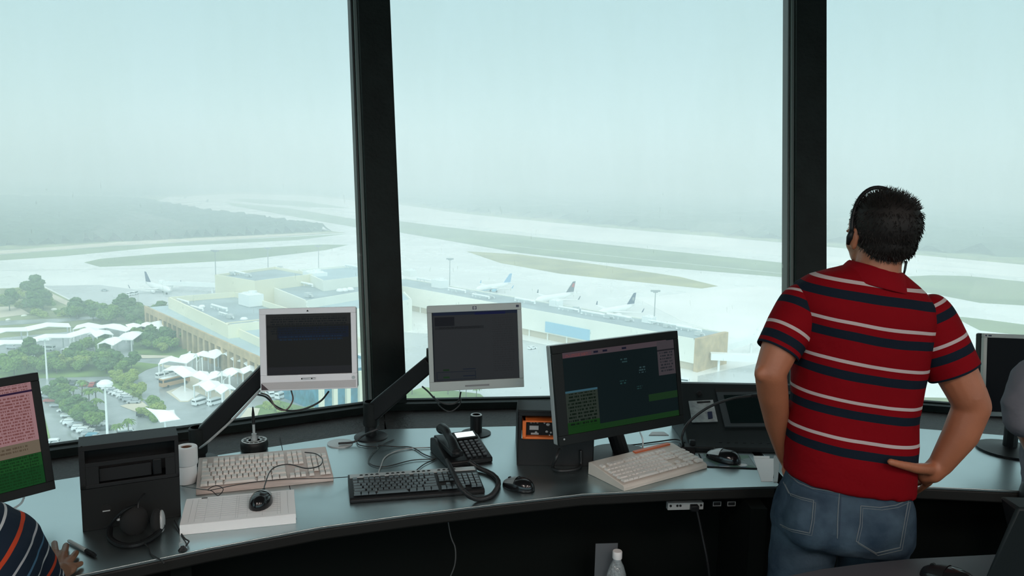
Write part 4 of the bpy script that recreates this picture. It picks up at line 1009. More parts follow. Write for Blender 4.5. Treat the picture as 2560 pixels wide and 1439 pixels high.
R4 = M4.inverted(); p4 = M4 @ Vector((0, .09, -.08)); mb = MB(); mb.tube([R4 @ p4, R4 @ Vector((p4.x-.0, p4.y+.0, .775))], .026, 14); mb.build('stand_pole', M_dk, m4)
mb = MB(); mb.lathe([(.11, 0), (.11, .008), (.04, .018), (.03, .02)], (0, 0, 0), 28, 0, R4 @ Matrix.Translation((p4.x, p4.y, .76))); mb.build('stand_base', M_silv, m4, smooth=True)
# 5 monitor behind the person in grey
sc5 = screen_mat('screen_off', (.003, .003, .004), [(0, 1, .9, .905, (.004, .004, .005))], 1)
M5, w5_, h5_ = quadM((2461, 833), (2700, 842), (2475, 1040), 2.80, 2.86)
m5 = monitor('desk_monitor', 'silver-rimmed black-screened monitor beside the person in grey', M5, w5_, h5_, (.013, .013, .014, .016), (mat('grey_silver_plastic', (.3, .3, .3)), M_dk), sc5, .03, .04)
mb = MB(); mb.box((-w5_/2+.022, -.0005, h5_/2-.007), (.012, .0015, .005)); mb.box((-w5_/2+.007, -.0005, h5_/2-.007), (.006, .0015, .005)); mb.build('maker_plate', M_navyb, m5)
R5 = M5.inverted(); p5 = M5 @ Vector((0, .07, -.08)); mb = MB(); mb.tube([R5 @ p5, R5 @ Vector((p5.x, p5.y, .775))], .024, 14); mb.build('stand_pole', M_dk, m5)
mb = MB(); mb.lathe([(.11, 0), (.11, .008), (.04, .018), (.03, .02)], (0, 0, 0), 28, 0, R5 @ Matrix.Translation((p5.x, p5.y, .76))); mb.build('stand_base', M_dk, m5, smooth=True)

# monitor arms
def arm(label, base, M, ptop, thick, px0, px1, d0, d1):
    t = thing('monitor_arm', label, 'monitor arm', (base.x, base.y, DESK)); o_ = Vector((base.x, base.y, DESK))
    mb = MB(); mb.lathe([(.062, 0), (.062, .004), (.055, .008), (.01, .009)], n=32); mb.build('base_plate', M_dk, t, smooth=True)
    mb = MB(); mb.cyl((0, 0, .006), (0, 0, ptop), .0225, n=24); mb.build('pole', M_dk, t, smooth=True)
    mb = MB(); mb.lathe([(.027, ptop-.09), (.029, ptop-.085), (.029, ptop-.004), (.024, ptop), (.006, ptop)], n=24); mb.build('collar', M_bez3, t, smooth=True)
    a = Vector((0, 0, ptop-.045)); b = D(*px1, d1)-o_
    d = (b-a).normalized(); s_ = d.cross(Vector((0, 0, 1))).normalized(); u_ = s_.cross(d)
    mb = MB(); hw, hh = .022, thick/2; vs = []
    for p, k_ in ((a, 1.0), (b, .85)):
        for x, y in ((-hw, -hh*k_), (hw, -hh*k_), (hw, hh*k_), (-hw, hh*k_)): vs.append(p+s_*x+u_*y)
    mb.add(vs, [(0, 3, 2, 1), (4, 5, 6, 7), (0, 1, 5, 4), (1, 2, 6, 5), (2, 3, 7, 6), (3, 0, 4, 7)]); mb.build('spring_arm', M_dk, t, bevel=.006)
    c = (M @ Vector((0, .095, 0)))-o_
    mb = MB(); mb.tube([b+Vector((0, 0, -.03)), b+Vector((0, 0, .05))], .018, 14); mb.build('elbow', M_bez3, t)
    mb = MB(); mb.tube([b+Vector((0, 0, .02)), c], .013, 10); mb.box(tuple(c), (.1, .012, .1)); mb.build('mounting_plate', M_dk, t)
    return t
ar1 = arm('black monitor arm slanting up to the silver-white monitor beside the drive box', K(497, 1150), M1, .115, .058, (530, 1075), (668, 922), 2.6, 2.67)
ar2 = arm('black monitor arm slanting up to the badge monitor beside the window post', K(928, 1092), M2, .135, .066, (940, 1040), (1078, 905), 2.8, 2.86)
# free pole base
t = thing('pole_socket', 'empty black round pole socket standing on the worktop behind the phone', 'pole socket', K(1190, 1083))
mb = MB(); mb.lathe([(.056, 0), (.056, .004), (.03, .007), (.022, .008)], n=36); mb.build('base_plate', M_dk, t, smooth=True)
mb = MB(); mb.lathe([(.0225, .006), (.0225, .072), (.015, .074), (.013, .072), (.013, .03), (.001, .03)], n=28); mb.build('socket_tube', M_dk, t, smooth=True)
mb = MB(); mb.lathe([(.0215, .0722), (.020, .0745), (.0155, .0745), (.0145, .0722)], n=28); mb.build('rim', M_silv, t, smooth=True)
t = tag(MB().lathe([(.045, 0), (.045, .004), (.03, .006), (.001, .006)], n=30).build('round_disc', M_silv, None, smooth=True), 'flat grey round cap lying on the worktop beside the second arm', 'cap'); t.location = K(850, 1109)

# ================================================================== CONSOLE HOUSINGS
def housing(label, p0, p1, hf, hb, dep, name='console_housing'):
    X = (p1-p0); wd = X.length; a = math.atan2(X.y, X.x)
    t = thing(name, label, 'console box', (p0.x, p0.y, DESK), a)
    return t, wd
# left drive box
p0, p1 = K(207, 1331), K(453, 1291)
t, wd = housing('dark grey metal drive box with an empty black slot, beside the pink-screened monitor', p0, p1, .25, .2, .3, 'drive_box')
hf = .236
def front(mb, x0, x1, z0, z1, y=0, th=.006): mb.box(((x0+x1)/2, y+th/2, (z0+z1)/2), (x1-x0, th, z1-z0))
mb = MB()
for r in ((0, wd, .222, hf), (0, .014, .118, .222), (wd-.010, wd, .118, .222), (.014, wd-.010, .176, .188), (0, wd, .118, .128), (.014, .045, .128, .176), (wd-.035, wd-.010, .128, .176)): front(mb, *r)
mb.build('upper_frame', M_cons, t, bevel=.001)
mb = MB(); front(mb, 0, wd, 0, .116, .004); mb.build('lower_panel', mat('console_dark', (.013, .014, .014), .6, spec=.2), t, bevel=.001)
mb = MB(); mb.prism([(.001, .006), (wd-.001, .006), (wd-.001, .085), (.001, .085)], .001, .12); mb.box((.004, .045, .177), (.006, .08, .116)); mb.box((wd-.004, .045, .177), (.006, .08, .116)); mb.box((wd/2, .045, hf-.003), (wd, .085, .005)); mb.box((wd/2, .082, .177), (wd-.01, .006, .114)); mb.build('case', M_cons, t)
mb = MB(); front(mb, .046, wd-.07, .130, .165, .012); mb.build('drive_face', M_cons, t)
mb = MB(); mb.box((wd-.055, .008, .155), (.022, .02, .045)); mb.build('connector', M_dk, t, bevel=.003)
mb = MB(); mb.cyl((.058, .003, .055), (.058, .0055, .055), .0135, n=24); ph_ = mb.build('port_hole', M_slot, t); mb = MB(); mb.box((.058, .0015, .050), (.018, .002, .003)); mb.build('port_tab', M_silv, ph_)
mb = MB()
for x, z in ((.008, .2), (.008, .13), (.008, .235)): mb.cyl((x, -.0005, z), (x, .001, z), .003, n=8)
mb.build('screw', M_slot, t)
# centre box with the orange unit
p0, p1 = K(1292, 1162), K(1483, 1165)
t, wd = housing('dark grey console box holding an orange unit, behind the wide map monitor', p0, p1, .2, .1, .27)
hf = .205
def profile(t, wd, pts, nm, m, x0=0, x1=None, th=.006):
    mb = MB(); x1 = wd if x1 is None else x1
    n_ = len(pts); vs = [(x, y, z) for x in (x0, x1) for y, z in pts]
    mb.add(vs, [tuple(range(n_-1, -1, -1)), tuple(range(n_, 2*n_))]+[(i, (i+1) % n_, n_+(i+1) % n_, n_+i) for i in range(n_)]); return mb.build(nm, m, t, bevel=.001)
profile(t, wd, [(0, 0), (.27, 0), (.27, .10), (.12, .185), (0, .185)], 'side_panel', M_cons, 0, .005)
profile(t, wd, [(0, 0), (.27, 0), (.27, .10), (.12, .185), (0, .185)], 'side_panel', M_cons, wd-.005, wd)
profile(t, wd, [(.12, .18), (.27, .095), (.27, .10), (.12, .185)], 'sloped_cover', M_cons, .005, wd-.005)
mb = MB(); mb.box((wd/2, .06, .1875), (wd, .125, .005)); front(mb, 0, wd, .171, .19); front(mb, 0, wd, 0, .092); front(mb, 0, .014, .092, .171); mb.build('front_frame', M_cons, t, bevel=.001)
mb = MB(); mb.box((wd/2, .1, .13), (wd-.012, .005, .08)); mb.build('inner_back', M_slot, t)
mb = MB(); x0, x1, z0, z1 = .016, .13, .094, .158
mb.box((x0+.006, .02, (z0+z1)/2), (.012, .06, z1-z0)); mb.box(((x0+x1)/2, .02, z0+.004), (x1-x0, .06, .008)); mb.box(((x0+x1)/2, .02, z1-.003), (x1-x0, .06, .006)); oc_ = mb.build('orange_case', M_orange, t, bevel=.002)
mb = MB(); mb.box(((x0+x1)/2+.006, .03, (z0+z1)/2), (x1-x0-.012, .04, z1-z0-.014)); mb.build('device_face', M_dk, oc_)
mb = MB()
for x, z, s_ in ((.045, .146, .004), (.055, .147, .004), (.066, .146, .004), (.09, .145, .004), (.102, .14, .007), (.098, .115, .005), (.112, .112, .004), (.062, .112, .005), (.108, .103, .003)): mb.ell((x, .009, z), (s_, .004, s_*.8), 10, 6)
mb.box((.055, .009, .128), (.030, .003, .014)); mb.box((.058, .009, .108), (.026, .006, .005)); mb.build('knobs', M_silv, oc_, smooth=True)
# sloped radio console beside the man
P0, P1 = K(1722, 1128), K(2010, 1133)
X = (P1-P0).normalized(); Yn = Vector((-X.y, X.x, 0)); wd = (P1-P0).length
tR = thing('radio_console', 'black sloping radio console with an inset screen, beside the man\'s elbow', 'console', (P0.x, P0.y, DESK), math.atan2(X.y, X.x))
prof = [(0, 0), (.30, 0), (.30, .178), (.262, .182), (.045, .035), (0, .016)]
n_ = len(prof); mb = MB(); xl = [-.045, wd]
vs = [(0 if y < .05 else .0-.0*(z/.2), y, z) for y, z in prof]+[(wd+.12, y, z) for y, z in prof]
mb.add(vs, [tuple(range(n_-1, -1, -1)), tuple(range(n_, 2*n_))]+[(i, (i+1) % n_, n_+(i+1) % n_, n_+i) for i in range(n_)]); mb.build('case', mat('console_black', (.010, .014, .015), .5, spec=.25), tR, bevel=.003)
# plane of the face, world
Mc = Matrix.Translation((P0.x, P0.y, DESK)) @ Matrix.Rotation(math.atan2(X.y, X.x), 4, 'Z'); Mci = Mc.inverted()
fa, fb = Mc @ Vector((0, .045, .035)), Mc @ Vector((0, .262, .182)); fu = (fb-fa).normalized(); fn = X.cross(fu).normalized()
def onface(px, py, off=0.0):
    d = ray(px, py); k_ = (fa-EYE).dot(fn)/d.dot(fn); p = EYE+d*k_
    return Mci @ (p - (fn if fn.dot(d) > 0 else -fn)*off)
def facequad(pts, nm, m, off=.002):
    mb = MB(); a = [onface(*p, off) for p in pts]; b = [onface(*p, -.002) for p in pts]; k_ = len(pts)
    mb.add(a+b, [tuple(range(k_))]+[((i+1) % k_, i, k_+i, k_+(i+1) % k_) for i in range(k_)]); return mb.build(nm, m, tR)
facequad([(1721, 1003), (1782, 1000), (1794, 1054), (1730, 1056)], 'label_plate', mat('grey_plate', (.30, .33, .33), .5, var=.3, scale=40), .003)
facequad([(1742, 1005), (1775, 1003), (1776, 1007), (1743, 1009)], 'plate_print', M_slot, .004)
facequad([(1768, 1032), (1779, 1031), (1781, 1047), (1770, 1049)], 'toggle_switch', M_navyb, .008)
facequad([(1787, 972), (1990, 970), (1990, 982), (1790, 984)], 'recess_shadow_gap', M_slot, .002)
facequad([(1790, 982), (1990, 980), (1990, 1066), (1812, 1068)], 'display_frame', mat('display_frame', (.045, .055, .06), .4), .006)
facequad([(1808, 990), (1990, 988), (1990, 1058), (1826, 1060)], 'display', mat('display_glass', (.006, .012, .013), .15), .0075)
mb = MB(); c_ = onface(1748, 984, .0); mb.ell(tuple(c_), (.012, .008, .012), 16, 8); mb.build('knob', M_slot, tR, smooth=True)
mb = MB()
for k_ in range(9): c_ = onface(1800+k_*20, 1105+k_*.5, .001); mb.box(tuple(c_), (.012, .01, .004))
mb.build('key_row', M_dk, tR)

# ================================================================== KEYBOARDS
def keyboard(label, q, mcase, mkey, h0=.014, h1=.030, tilt_rows=6, accent=None, multimedia=False, wscale=1.0, media=None):
    ctr, ang, wd, dp = q
    t = thing('keyboard', label, 'keyboard', (ctr.x, ctr.y, DESK), ang)
    pr = [(-dp/2, 0), (dp/2, 0), (dp/2, h1), (dp/2-.012, h1+.002), (-dp/2+.006, h0), (-dp/2, h0-.006)]; n_ = len(pr); mb = MB()
    mb.add([(x, y, z) for x in (-wd/2, wd/2) for y, z in pr], [tuple(range(n_-1, -1, -1)), tuple(range(n_, 2*n_))]+[(i, (i+1) % n_, n_+(i+1) % n_, n_+i) for i in range(n_)])
    mb.build('case', mcase, t, bevel=.002)
    top = dp*(.20 if multimedia else .10); y0 = -dp/2+.012; y1 = dp/2-top-.008; rows = 6; pitch = (y1-y0)/rows
    sl = (h1-h0)/dp
    def zat(y): return h0+.002+(y+dp/2)*sl
    u = wd*.94/22.6; X0 = -wd*.47; mb = MB()
    lay = [[(0, 1.25), (1.3, 1.25), (2.6, 1.25), (3.9, 5.8), (9.8, 1.25), (11.1, 1.25), (12.4, 1.25), (13.7, 1.3)],
           [(0, 2.2)]+[(2.3+i, .92) for i in range(10)]+[(12.3, 2.7)], [(0, 1.7)]+[(1.8+i, .92) for i in range(11)]+[(12.8, 2.2)],
           [(0, 1.4)]+[(1.5+i, .92) for i in range(12)]+[(13.5, 1.5)], [(i, .92) for i in range(13)]+[(13, 2)], [(0, .92)]+[(2+i*1.0+(i//4)*.55, .92) for i in range(12)]]
    for r in range(rows):
        y = y0+pitch*(r+.5)+(.004 if r == 5 else 0)
        ks = lay[r]+[(15.5+i, .92) for i in range(3) if (r in (3, 4, 5)) or (r == 0) or (r == 1 and i == 1)]
        if r < 5: ks += [(19.0+i, .92) for i in range(4) if not (r == 0 and i == 1)]
        for x, w_ in ks:
            mb.box((X0+(x+w_/2)*u, y, zat(y)+.003), (w_*u, pitch*.86, .007), taper=.84)
    mb.build('keycaps', mkey, t)
    if accent:
        mb = MB(); mb.box((wd*.22, dp/2-top*.45, zat(dp/2-top*.45)+.003), (wd*.44, .014, .006)); mb.build('accent_strip', accent, t); mb.build('indicator', M_slot, t) if False else None
    if media:
        mb = MB(); mb.box((0, dp/2-top/2-.002, zat(dp/2-top/2)-.0005), (wd*.975, top*.9, .004)); mb.build('top_strip', media, t, bevel=.001)
        mb = MB()
        for k_ in range(20):
            if k_ % 5: mb.ell((-wd*.44+k_*wd*.04, dp/2-top*.55, zat(dp/2-top*.5)+.001), (.006, .0035, .003), 10, 6)
        mb.build('media_buttons', M_dk, t)
    return t
q1 = quad_place((488, 1160), (812, 1132), (836, 1192), (500, 1228), .012)
keyboard('beige keyboard with a thin cable lying across it, behind the paper pad', q1, M_beige, M_beigek, .016, .034)
q2 = quad_place((868, 1200), (1190, 1178), (1210, 1225), (876, 1250), .01)
keyboard('black keyboard with a silver top strip, under the phone\'s coiled cord', q2, M_dk, M_blkk, .014, .028, multimedia=True, media=M_silv)
q3 = quad_place((1478, 1172), (1694, 1120), (1748, 1166), (1553, 1222), .012)
keyboard('beige keyboard with an orange strip above its keys, below the map monitor', q3, mat('beige_plastic2', (.58, .52, .46), .55), M_beigek, .018, .04, accent=mat('orange_strip', (.55, .12, .04), .5), multimedia=True)

# paper pad
ctr, ang, wd, dp = quad_place((462, 1247), (735, 1222), (740, 1284), (452, 1312), .028)
t = thing('paper_pad', 'thick white pad of printed forms with a mouse on it', 'paper pad', (ctr.x, ctr.y, DESK), ang)
mb = MB(); mb.box((0, 0, .014), (wd, dp, .028)); mb.build('sheets', M_paper, t, bevel=.001)
mb = MB(); ML = .0285
def line(x0, x1, y0, y1): mb.box(((x0+x1)/2, (y0+y1)/2, ML), (abs(x1-x0)+.0006, abs(y1-y0)+.0006, .0006))
for y in [dp/2-.018-k_*.014 for k_ in range(int((dp-.03)/.014))]: line(-wd/2+.035, wd/2-.04, y, y)
for x in [-wd/2+.02, -wd/2+.035, -wd/2+.06, -wd/2+.10, -wd/2+.145, -.01, .02, .06, .1, wd/2-.04, wd/2-.02]: line(x, x, -dp/2+.012, dp/2-.012)
mb.build('printed_form', mat('print_grey', (.45, .47, .48), .8), t)
mb = MB(); mb.box((-wd/2+.05, dp/2-.007, .0285), (.016, .005, .0008)); mb.build('printed_heading', M_slot, t)

# mice
def mouse(label, loc, ang, mtop, mbody=None, s=1.0, h=0):
    t = thing('computer_mouse', label, 'mouse', (loc.x, loc.y, DESK+h), ang); mb = MB(); n_, k_ = 20, 9
    vs = []; rows_ = []
    for i in range(k_+1):
        f_ = i/k_
        for j in range(n_):
            a = 2*PI*j/n_; rr = math.sqrt(max(0, 1-f_**2.6)) if i < k_ else 0.001
            x = .031*rr*math.cos(a)*(1-.08*math.sin(a)); y = .056*rr*math.sin(a); z = .036*f_*(1-.25*math.sin(a)*rr)
            vs.append((x*s, y*s, z*s))
    fs = [(i*n_+j, i*n_+(j+1) % n_, (i+1)*n_+(j+1) % n_, (i+1)*n_+j) for i in range(k_) for j in range(n_)]+[tuple(range(n_-1, -1, -1)), tuple(range(k_*n_, (k_+1)*n_))]
    mb.add(vs, fs); sh_ = mb.build('shell', mbody or mat('gloss_black', (.008, .008, .009), .18), t, smooth='all')
    mb = MB()
    NX, NY = 9, 8; vs2 = []
    for i in range(NY):
        for j in range(NX):
            y = .004+.046*i/(NY-1); xm = .027*math.sqrt(max(.02, 1-(y/.0555)**2)); x = -xm+2*xm*j/(NX-1)
            rr = min(.995, math.hypot(x/.031, y/.056)); f_ = (1-rr*rr)**(1/2.6); sa = (y/.056)/max(rr, .01)
            vs2.append((x*s, y*s, (.036*f_*(1-.25*sa*rr)+.0012)*s))
    mb.add(vs2, [(i*NX+j, i*NX+j+1, (i+1)*NX+j+1, (i+1)*NX+j) for i in range(NY-1) for j in range(NX-1)]); o = mb.build('button_plate', mtop, t, smooth='all')
    mb = MB(); mb.cyl((-.003*s, .032*s, .0255*s), (.003*s, .032*s, .0255*s), .0055*s, n=16); mb.build('scroll_wheel', M_dk, sh_)
    return t
mouse('black mouse with a silver top, on the white paper pad', K(653, 1256, .03), rad(4), M_silv, h=.0285)
mouse('black and grey mouse lying on the bare worktop beside the phone cord', K(1296, 1212, .01), rad(58), mat('mid_grey_plastic', (.16, .17, .17), .35))
mouse('glossy black mouse with a silver flank, on the patterned mouse pad', K(1808, 1146, .01), rad(50), M_silv, s=1.12, h=.005)
mouse('black mouse on the foreground table, cut off by the bottom edge', K(2372, 1448, .01), rad(40), M_dk, s=1.2)
# mouse pad
ctr, ang, wd, dp = quad_place((1751, 1135), (1876, 1141), (1888, 1172), (1757, 1168))
t = thing('mouse_pad', 'patterned green and blue mouse pad under the glossy mouse', 'mouse pad', (ctr.x, ctr.y, DESK), ang)
m, n, l, p = newmat('mouse_pad_print'); tc_ = n.new('ShaderNodeTexCoord'); vo = n.new('ShaderNodeTexVoronoi'); vo.inputs['Scale'].default_value = 28; l.new(tc_.outputs['Object'], vo.inputs[0])
rp = n.new('ShaderNodeValToRGB'); l.new(vo.outputs['Color'], rp.inputs[0])
for pos, c_ in ((0, (.06, .10, .12)), (.35, (.10, .20, .14)), (.6, (.22, .28, .30)), (.8, (.08, .13, .17))):
    k_ = rp.color_ramp.elements.new(pos) if pos else rp.color_ramp.elements[0]; k_.color = tuple(c_)+(1,)
l.new(rp.outputs[0], p.inputs['Base Color']); p.inputs['Roughness'].default_value = .35
mb = MB(); mb.box((0, 0, .002), (wd, dp, .004)); mb.build('pad', M_dk, t, bevel=.001); mb = MB(); mb.box((0, 0, .0045), (wd*.97, dp*.95, .001)); mb.build('print', m, t)
# papers beside the pad
for pts, lb in ((((1884, 1147), (1938, 1147), (1932, 1203), (1903, 1203)), 'white card lying at the worktop corner by the man\'s hip'), (((1883, 1140), (1924, 1141), (1924, 1146), (1885, 1146)), 'white strip of paper just behind the corner card'),
               (((1630, 1080), (1660, 1080), (1672, 1088), (1622, 1088)), 'small white slip on the worktop behind the map monitor')):
    mb = MB(); q = [K(*p) for p in pts]; mb.prism([(v.x, v.y) for v in q], DESK+.0002, DESK+.0022); tag(mb.build('paper_slip', M_paper), lb, 'paper')
# desk joint strip
mb = MB(); q = [K(*p) for p in ((1934, 1140), (1950, 1140), (1944, 1205), (1934, 1205))]; mb.prism([(v.x, v.y) for v in q], DESK+.0002, DESK+.003); tag(mb.build('cable_trunking', M_silv), 'thin metal strip along the worktop corner beside the white card', 'trim strip')

# ================================================================== PHONE
pc = K(1152, 1140); pa = rad(24)
t = thing('desk_phone', 'black office phone with a lit pale display and its handset on the cradle', 'phone', (pc.x, pc.y, DESK), pa)
wd, dp = .205, .23
t.scale = (.8, .8, .8)
pr = [(-dp/2, 0), (dp/2, 0), (dp/2, .06), (dp/2-.05, .070), (-dp/2, .022)]; n_ = len(pr); mb = MB()
mb.add([(x, y, z) for x in (-wd/2, wd/2) for y, z in pr], [tuple(range(n_-1, -1, -1)), tuple(range(n_, 2*n_))]+[(i, (i+1) % n_, n_+(i+1) % n_, n_+i) for i in range(n_)]); mb.build('base', M_dk, t, bevel=.006)
al = math.atan2(.070-.022, dp-.05); Rf = Matrix.Rotation(al, 4, 'X'); Fo = Matrix.Translation((0, -dp/2, .022)) @ Rf
def fbox(mb, x, y, sx, sy, h=.004): mb.box((x, y, h/2), (sx, sy, h), M=Fo)
mb = MB(); fbox(mb, .038, .178, .105, .055, .008); mb.build('display_housing', M_bez3, t, bevel=.002)
mb = MB(); fbox(mb, .038, .178, .085, .036, .010); mb.build('display', mat('phone_display', (.7, .75, .75), .3, emit=(.75, .85, .85, .9)), t)
for r in range(6):
    for c_ in range(4): mb = MB(); fbox(mb, .002+c_*.024, .025+r*.021, .017, .012, .008); mb.build('key', mat('phone_key', (.045, .05, .055), .4), t, bevel=.002)
hs = MB(); A_ = Fo @ Vector((-.062, .015, .035)); B_ = Fo @ Vector((-.062, .205, .035)); Mi_ = (A_+B_)/2+Vector((0, 0, .018))
pts = bez([A_, A_.lerp(Mi_, .55)+Vector((0, 0, .010)), Mi_, B_.lerp(Mi_, .55)+Vector((0, 0, .010)), B_], 6)
hs.tube(pts, [.017+.008*abs(2*i/(len(pts)-1)-1)**2 for i in range(len(pts))], 14); hs.ell(A_, (.026, .026, .020), 14, 8); hs.ell(B_, (.026, .026, .020), 14, 8)
o = hs.build('handset', M_dk, t); remesh(o, .003, 3)
mb = MB(); c0 = Fo @ Vector((-.062, .015, .010)); c1 = Fo @ Vector((-.062, .205, .010)); mb.box(tuple((c0+c1)/2), (.05, .24, .022), M=None); mb.build('cradle', M_dk, t, bevel=.004)
# coiled cord
cp = bez([K(1172, 1153, .03), K(1195, 1168, .012), K(1232, 1186, .008), K(1246, 1208, .008), K(1228, 1238, .008), K(1190, 1246, .010), K(1158, 1226, .045), K(1140, 1196, .05), K(1128, 1172, .04), K(1118, 1150, .022)], 40)
hx = []
for i, p in enumerate(cp):
    d = (cp[min(i+1, len(cp)-1)]-cp[max(i-1, 0)]).normalized(); a = d.orthogonal().normalized() if abs(d.z) > .9 else d.cross(Vector((0, 0, 1))).normalized(); b = d.cross(a)
    for s_ in range(4):
        th = (i*4+s_)*rad(52); nxt = cp[min(i+1, len(cp)-1)]; q = p.lerp(nxt, s_/4)
        hx.append(q+a*.0062*math.cos(th)+b*.0062*math.sin(th))
mb = MB(); mb.tube(hx, .0022, 5); tag(mb.build('coiled_cord', M_cab, smooth='all'), 'black coiled phone cord looping over the black keyboard', 'phone cord')

# ================================================================== SMALL THINGS
def cable(label, pts, r, m=M_cab, name='cable', n=8):
    mb = MB(); mb.tube(bez(pts, 10), r, n); o = mb.build(name, m, smooth='all'); return tag(o, label, 'cable')
cable('thin black mouse cable curling over the left beige keyboard'.replace('left ', ''), [K(660, 1232, .045), K(662, 1212, .045), K(680, 1172, .05), K(720, 1160, .05), K(765, 1170, .052), K(798, 1164, .052), K(806, 1148, .052), K(790, 1134, .05), K(762, 1130, .045)], .0018)
cable('thin black cable looped on the beige keyboard corner by the paper pad', [K(455, 1215, .004), K(500, 1222, .030), K(528, 1226, .032), K(545, 1238, .020), K(558, 1222, .032), K(540, 1213, .036), K(522, 1225, .034), K(600, 1210, .036), K(700, 1198, .036), K(835, 1194, .03), K(900, 1188, .004)], .0012)
cable('grey cable running from the worktop edge of the phone to the keyboards', [K(1075, 1118, .004), K(1010, 1122, .004), K(965, 1140, .004), K(950, 1170, .004), K(938, 1188, .004), K(880, 1190, .004)], .0022, M_cabg)
cable('black cable from the second arm to the phone', [K(945, 1112, .02), K(990, 1116, .004), K(1030, 1118, .004), K(1060, 1135, .004), K(1090, 1146, .004)], .0022)
cable('black cable curling back from the phone to the second arm', [K(1088, 1147, .004), K(1030, 1150, .004), K(960, 1166, .004), K(922, 1156, .004), K(930, 1134, .004), K(944, 1122, .004), K(940, 1112, .004)], .0018)
cable('black cable branching from the phone to the black keyboard', [K(1086, 1148, .004), K(1060, 1160, .004), K(1040, 1176, .004), K(1030, 1186, .004)], .0018)
cable('black plugged cable bundle lying against the second arm pole', [K(846, 1108, .012), K(885, 1104, .012), K(905, 1090, .03), K(925, 1080, .05), K(945, 1072, .06)], .004)
cable('black cable loop at the foot of the second arm', [K(890, 1100, .006), K(900, 1112, .004), K(940, 1116, .004), K(965, 1106, .004), K(985, 1098, .004)], .002)
cable('black monitor cable drooping under the silver-white monitor', [D(640, 985, 2.655), D(665, 992, 2.637), D(690, 1015, 2.611), D(720, 1026, 2.593), D(760, 1022, 2.593), D(800, 1003, 2.611), D(822, 978, 2.646)], .0032)
cable('grey-brown cable loop hanging beside the first monitor arm', [D(652, 982, 2.655), D(672, 990, 2.628), D(690, 1018, 2.593), D(715, 1024, 2.593), D(732, 1000, 2.611), D(728, 975, 2.646)], .0026, mat('brown_cable', (.14, .11, .10), .6))
cable('black cable looping under the badge monitor', [D(1056, 966, 2.839), D(1070, 978, 2.801), D(1092, 1000, 2.764), D(1120, 1010, 2.754), D(1145, 1003, 2.764), D(1152, 980, 2.801)], .003)
cable('second thinner black cable loop hanging below the badge monitor', [D(1085, 990, 2.792), D(1100, 1015, 2.754), D(1125, 1028, 2.745), D(1150, 1010, 2.754), D(1150, 985, 2.801)], .002)
cable('grey power cable running down the first monitor arm to the worktop', [D(650, 975, 2.62), D(590, 1040, 2.60), D(545, 1082, 2.57), D(515, 1108, 2.55), K(490, 1126, .02)], .004, M_cabg)
cable('pale cable behind the beige keyboard', [K(490, 1152, .004), K(540, 1155, .004), K(600, 1147, .004), K(660, 1142, .004), K(740, 1130, .004)], .0025, M_cabg)
cable('black cable under the wide map monitor on the worktop', [K(1548, 1096, .03), K(1538, 1105, .01), K(1570, 1112, .004), K(1640, 1104, .004), K(1690, 1098, .006), K(1712, 1106, .01)], .0025)
cable('white cable dropping behind the orange-strip keyboard', [D(1600, 1080, 2.80), D(1607, 1100, 2.76), K(1606, 1128, .012)], .003, M_paper)
cable('heavy black cable loop beneath the wide map monitor', [D(1400, 1122, 2.62), D(1390, 1145, 2.6), K(1382, 1168, .01), K(1400, 1176, .008), K(1440, 1172, .008), K(1452, 1160, .01), D(1452, 1125, 2.66)], .0055)
cable('white cable curving beneath the pink-screened monitor', [K(60, 1243, .05), K(52, 1258, .03), K(30, 1272, .02), K(0, 1280, .02), K(-40, 1280, .02)], .003, M_paper)
cable('thin black headset cable running from the drive box connector', [D(402, 1195, 2.26), D(370, 1225, 2.2), D(348, 1250, 2.12), K(345, 1290, .05)], .002)
cable('black headset cable trailing off the worktop edge', [K(352, 1350, .01), K(372, 1368, .004), K(378, 1385, .004), K(400, 1398, .004), D(410, 1408, 1.96)], .002)
cable('thin black cable with knots beside the white paper pad', [K(437, 1300, .01), K(450, 1328, .004), K(462, 1345, .004), K(472, 1352, .012), K(466, 1362, .006), K(455, 1378, .004)], .002)
cable('pale cable dangling under the worktop below the black keyboard', [Vector((-.20, 2.42, .69)), D(1126, 1335, 2.5), D(1138, 1370, 2.5), D(1137, 1410, 2.5), D(1122, 1450, 2.5)], .0022, mat('dim_grey_cable', (.06, .065, .065), .6))
cable('dark power cable dangling from the socket strip', [D(1742, 1275, 2.56), D(1748, 1300, 2.56), D(1756, 1340, 2.56), D(1768, 1400, 2.56), D(1776, 1460, 2.58)], .004)
# socket strip under the worktop
t = thing('socket_strip', 'grey socket strip fixed under the worktop front', 'socket strip', D(1712, 1262, 2.56)); t.rotation_euler = (0, 0, rad(6))
mb = MB(); mb.box((0, 0, 0), (.118, .02, .024)); mb.build('strip', M_silv, t, bevel=.002)
mb = MB()
for x in (-.050, -.028, -.018, .018, .030, .050): mb.cyl((x, -.0095, .003), (x, -.0115, .003), .004, n=12)
mb.build('socket_holes', M_slot, kids(t)[0])
mb = MB(); mb.box((.026, -.018, -.002), (.026, .02, .02)); mb.build('plug', M_dk, t, bevel=.003)
for i, x in enumerate((1792, 1828)):
    t = thing('outlet_frame', 'small black outlet box with a pale outline under the worktop, '+('next to the socket strip' if i == 0 else 'farther from the socket strip'), 'outlet', D(x, 1258, 2.56)); t.rotation_euler = (0, 0, rad(6))
    mb = MB(); mb.box((0, .004, 0), (.03, .012, .019)); mb.build('body', M_dk, t)
    mb = MB()
    for a_ in (-1, 1): mb.box((a_*.0125, -.0025, 0), (.0012, .001, .014)); mb.box((0, -.0025, a_*.0065), (.025, .001, .0012))
    mb.build('outline', M_cabg, t)
